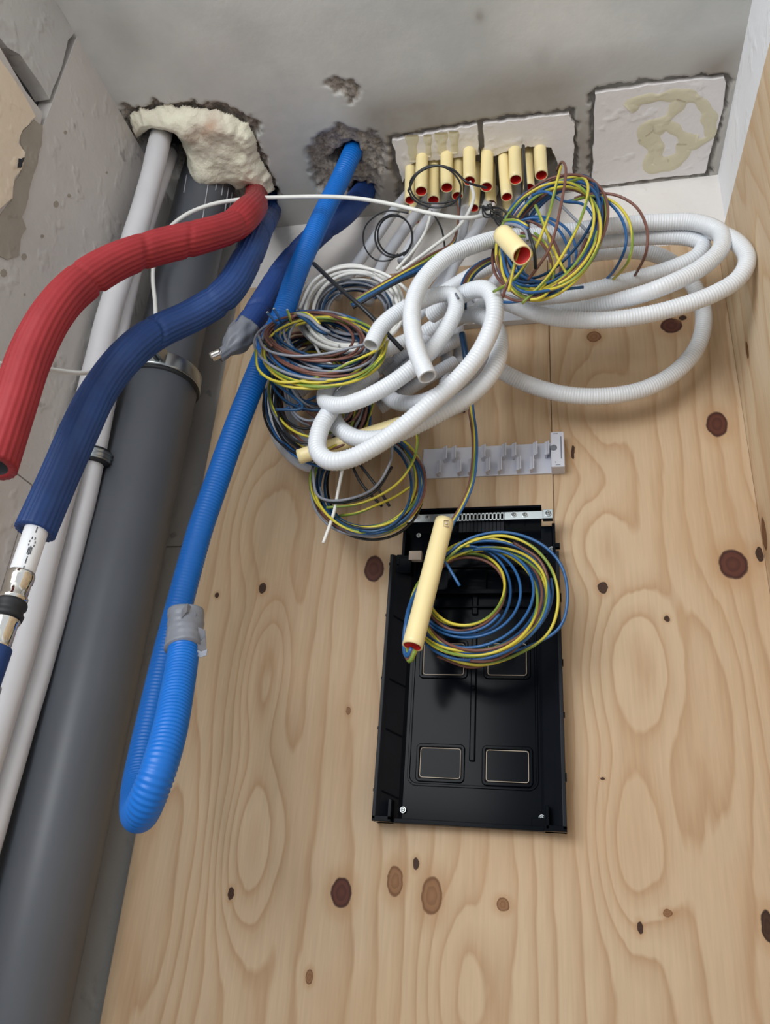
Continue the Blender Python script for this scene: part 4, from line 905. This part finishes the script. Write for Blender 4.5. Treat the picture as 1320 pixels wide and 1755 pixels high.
# ================================================================== DISTRIBUTION BOX
dp = .030
bl, br, btl, btr = D(638, 1403, dp), D(972, 1423, dp), D(668, 950, dp), D(957, 905, dp)
X0 = (bl[0] + btl[0]) / 2; X1 = (br[0] + btr[0]) / 2; Z0 = (bl[2] + br[2]) / 2; Z1 = D(668, 950, dp)[2]; Z2 = D(800, 902, dp)[2]; Z3 = D(800, 868, dp)[2]
t = empty('distribution_box', (X0, 0, Z0), 'black open-backed distribution box base mounted on the plywood', 'box')
m = MB(); m.box((X0 + .003, -.0004, Z0 + .002), (X1 - .003, -.004, Z1 + .01)); m.build('back_plate', 'black', t)
def slope(name, side):
    mm = MB()
    if side == 'l': prof = [(X0, -dp), (X0 + .004, -dp), (X0 + .008, -dp + .004), (X0 + .026, -.010), (X0 + .030, -.0035), (X0, -.0005)]
    else: prof = [(X1, -dp), (X1 - .004, -dp), (X1 - .008, -dp + .004), (X1 - .024, -.010), (X1 - .028, -.0035), (X1, -.0005)]
    mm.prism([np.array([a_, b2_, Z0]) for a_, b2_ in prof], (0, 0, Z1 - Z0)); return mm.build(name, 'black_matte', t, bevel=.0006)
sl = slope('side_wall', 'l'); sr = slope('side_wall', 'r')
m = MB(); m.box((X0, -.0005, Z0 - .002), (X1, -dp * .65, Z0 + .003)); m.box((X0, -.0005, Z0 - .002), (X0 + .022, -dp, Z0 + .004)); m.box((X1 - .024, -.0005, Z0 - .002), (X1, -dp, Z0 + .004))
m.box((X0 + .018, -.004, Z0), (X0 + .022, -dp, Z0 + .022)); m.box((X1 - .022, -.004, Z0), (X1 - .0185, -dp, Z0 + .024)); m.box((X1 - .038, -.004, Z0 + .002), (X1 - .022, -.014, Z0 + .012)); m.build('bottom_wall', 'black', t, bevel=.0005)
for (s_, h_) in ((.03, .03), (.10, .012), (.16, .02), (.24, .03), (.31, .012)):
    m = MB(); m.box((X0 - .0012, -dp + .002, Z0 + s_), (X0 + .004, -dp + .010, Z0 + s_ + .003)); m.build('snap_tab', 'black', t)
    m = MB(); m.box((X1 - .004, -dp + .002, Z0 + s_ + .02), (X1 + .0014, -dp + .010, Z0 + s_ + .023 + h_ * .2)); m.build('snap_tab', 'black', t)
    m = MB(); m.prism([np.array([X0 + .009, -dp + .004, Z0 + s_]), np.array([X0 + .026, -.011, Z0 + s_ - .006]), np.array([X0 + .026, -.0105, Z0 + s_ - .0045]), np.array([X0 + .009, -dp + .003, Z0 + s_ + .0015])], (0.0008, -.0008, 0)); m.build('stiffening_rib', 'black', t)
# raised inner frame (stadium-like moulding) and centre rib
def ringbox(name, xa, xb, za, zb, r, wd, y0, y1, mat, parent):
    V = []; F = []; pts = []
    for (cx, cz, a0) in ((xb - r, zb - r, 0), (xa + r, zb - r, 90), (xa + r, za + r, 180), (xb - r, za + r, 270)):
        for k in range(7): a_ = R(a0 + 15 * k); pts.append((cx + r * math.cos(a_), cz + r * math.sin(a_), math.cos(a_), math.sin(a_)))
    n = len(pts)
    for (x_, z_, nx_, nz_) in pts: V += [(x_, y0, z_), (x_ - nx_ * wd * .25, y1, z_ - nz_ * wd * .25), (x_ - nx_ * wd * .75, y1, z_ - nz_ * wd * .75), (x_ - nx_ * wd, y0, z_ - nz_ * wd)]
    for i_ in range(n):
        j_ = (i_ + 1) % n
        for k in range(3): F.append([i_ * 4 + k, i_ * 4 + k + 1, j_ * 4 + k + 1, j_ * 4 + k])
    return mesh(name, V, F, mat, parent)
xa, xb, za, zb = rect(706, 1010, 922, 1352, .004); ringbox('inner_moulding', xa, xb, za, zb, .012, .004, -.0035, -.0055, 'black', t)
xc = (xa + xb) / 2
m = MB(); m.box((xc - .0035, -.004, za + .03), (xc + .0035, -.0075, zb - .045)); m.box((xc - .004, -.004, zb - .035), (xc + .004, -.0075, zb - .004)); m.build('centre_rib', 'black', t, bevel=.0015)
m = MB(); m.cyl((xc, -.004, D(808, 1180, .004)[2]), (0, -1, 0), .004, .006, 16, .0025); m.build('peg', 'black', t, True)
for (a1, b1_, a2, b2_) in [(720, 1282, 790, 1334), (833, 1286, 907, 1341), (726, 1103, 796, 1157), (836, 1103, 903, 1158)]:
    xa, xb, za, zb = rect(a1, b1_, a2, b2_, .004)
    kq = ringbox('knockout', xa - .005, xb + .005, za - .005, zb + .005, .006, .005, -.0038, -.0065, 'black', t)
    ringbox('cut_line', xa, xb, za, zb, .0035, .0009, -.0042, -.0052, 'pale_edge', kq)
# upper compartment
ux0 = D(690, 900, dp)[0] ; ux1 = X1 - .004
m = MB(); m.box((ux0, -.0005, Z1 + .0), (ux1, -.003, Z2 + .004)); m.box((ux0, -.003, Z1), (ux0 + .004, -dp * .8, Z2 + .004)); m.box((ux1 - .004, -.003, Z1), (ux1, -dp * .8, Z2 + .004)); m.box((ux1 - .018, -.003, Z1 + .0), (ux1 - .004, -.020, Z2 + .002))
m.box((X0 - .001, -.0005, Z1 - .024), (X0 + .028, -.026, Z1)); m.box((X0 + .012, -.026, Z1 - .022), (X0 + .028, -.0275, Z1 - .004))
m.box((ux0 + .03, -.003, Z1 - .050), (ux1 - .018, -.016, Z1 - .044)); m.box((ux0 + .02, -.003, Z1 - .066), (ux1 - .01, -.010, Z1 - .064)); m.box((ux0 + .03, -.003, Z1 - .012), (ux1 - .02, -.010, Z1 - .008)); m.box((ux1 - .052, -.003, Z1 - .05), (ux1 - .03, -.018, Z1 - .02)); m.box((ux0 + .06, -.003, Z1 - .044), (ux0 + .11, -.010, Z1 - .014))
m.build('upper_frame', 'black', t, bevel=.0006)
m = MB(); xo0, xo1, zo0, zo1 = rect(703, 948, 724, 963, .02); m.box((xo0, -.02, zo0), (xo1, -.0276, zo1)); m.build('opening', 'pale_edge', t)
m = MB(); m.box((ux0 - .002, -.0005, Z3 - .008), (D(928, 868, dp)[0], -.003, Z3)); m.box((ux0 - .002, -.003, Z3 - .003), (D(928, 868, dp)[0], -.028, Z3))
for k in range(8): xx = ux0 + .01 + k * .021; m.box((xx, -.003, Z3 - .010), (xx + .0018, -.020, Z3 - .003))
m.box((ux0 + .0, -.0005, Z2), (ux1 - .018, -.0025, Z3 - .004)); m.build('top_flange', 'black', t, bevel=.0005)
# earth bar
bx0, bx1, bz0, bz1 = rect(696, 879, 945, 892, .036); eb = []
m = MB(); s0 = D(786, 885, .036)[0]; s1 = D(864, 885, .036)[0]; ns = 12; zm = (bz0 + bz1) / 2
m.box((bx0, -.033, bz0), (s0, -.036, bz1)); m.box((s1, -.033, bz0), (bx1, -.036, bz1)); m.box((s0, -.033, bz0), (s1, -.036, bz0 + .0016)); m.box((s0, -.033, bz1 - .0022), (s1, -.036, bz1))
for k in range(ns + 1): xx = s0 + (s1 - s0) * k / ns; m.box((xx - .0012, -.033, bz0), (xx + .0012, -.036, bz1))
eb = m.build('earth_bar', 'steel', t, bevel=.0003)
m = MB()
for k in range(ns): xx = s0 + (s1 - s0) * (k + .5) / ns; m.box((xx - .0024, -.010, bz0 - .014), (xx + .0024, -.031, bz0 + .002))
m.build('terminal_comb', 'black_matte', t, bevel=.0005)
def screw(c, r, parent, ax=(0, -1, 0)):
    mm = MB(); mm.cyl(c, ax, r, .0012, 20); mm.cyl(np.asarray(c) + np.array(ax) * .0012, ax, r * .82, .0009, 20, r * .5); s_ = mm.build('screw', 'steel', parent)
    m2 = MB(); c2_ = np.asarray(c) + np.array([0, -.0021, 0]); m2.box(c2_ + np.array([-r * .45, -.0002, -.0003]), c2_ + np.array([r * .45, .0001, .0003])); m2.box(c2_ + np.array([-.0003, -.0002, -r * .45]), c2_ + np.array([.0003, .0001, r * .45])); m2.build('screw_slot', 'black', s_)
for (a1, b1_) in [(716, 886), (733, 887), (881, 882), (900, 882)]: screw(D(a1, b1_, .036), .0036, t)
c = D(940, 882, .038); m = MB(); m.box(c + np.array([-.007, -.004, -.007]), c + np.array([.006, .006, .006])); m.build('terminal_block', 'steel', t, bevel=.0008); screw(c + np.array([0, -.004, 0]), .0042, t)
for (a1, b1_, r_) in [(691, 1388, .0034), (929, 1402, .0034), (919, 982, .0034), (946, 941, .003), (718, 918, .003)]: screw(D(a1, b1_, .0075 if b1_ > 1000 else .021), r_, t)
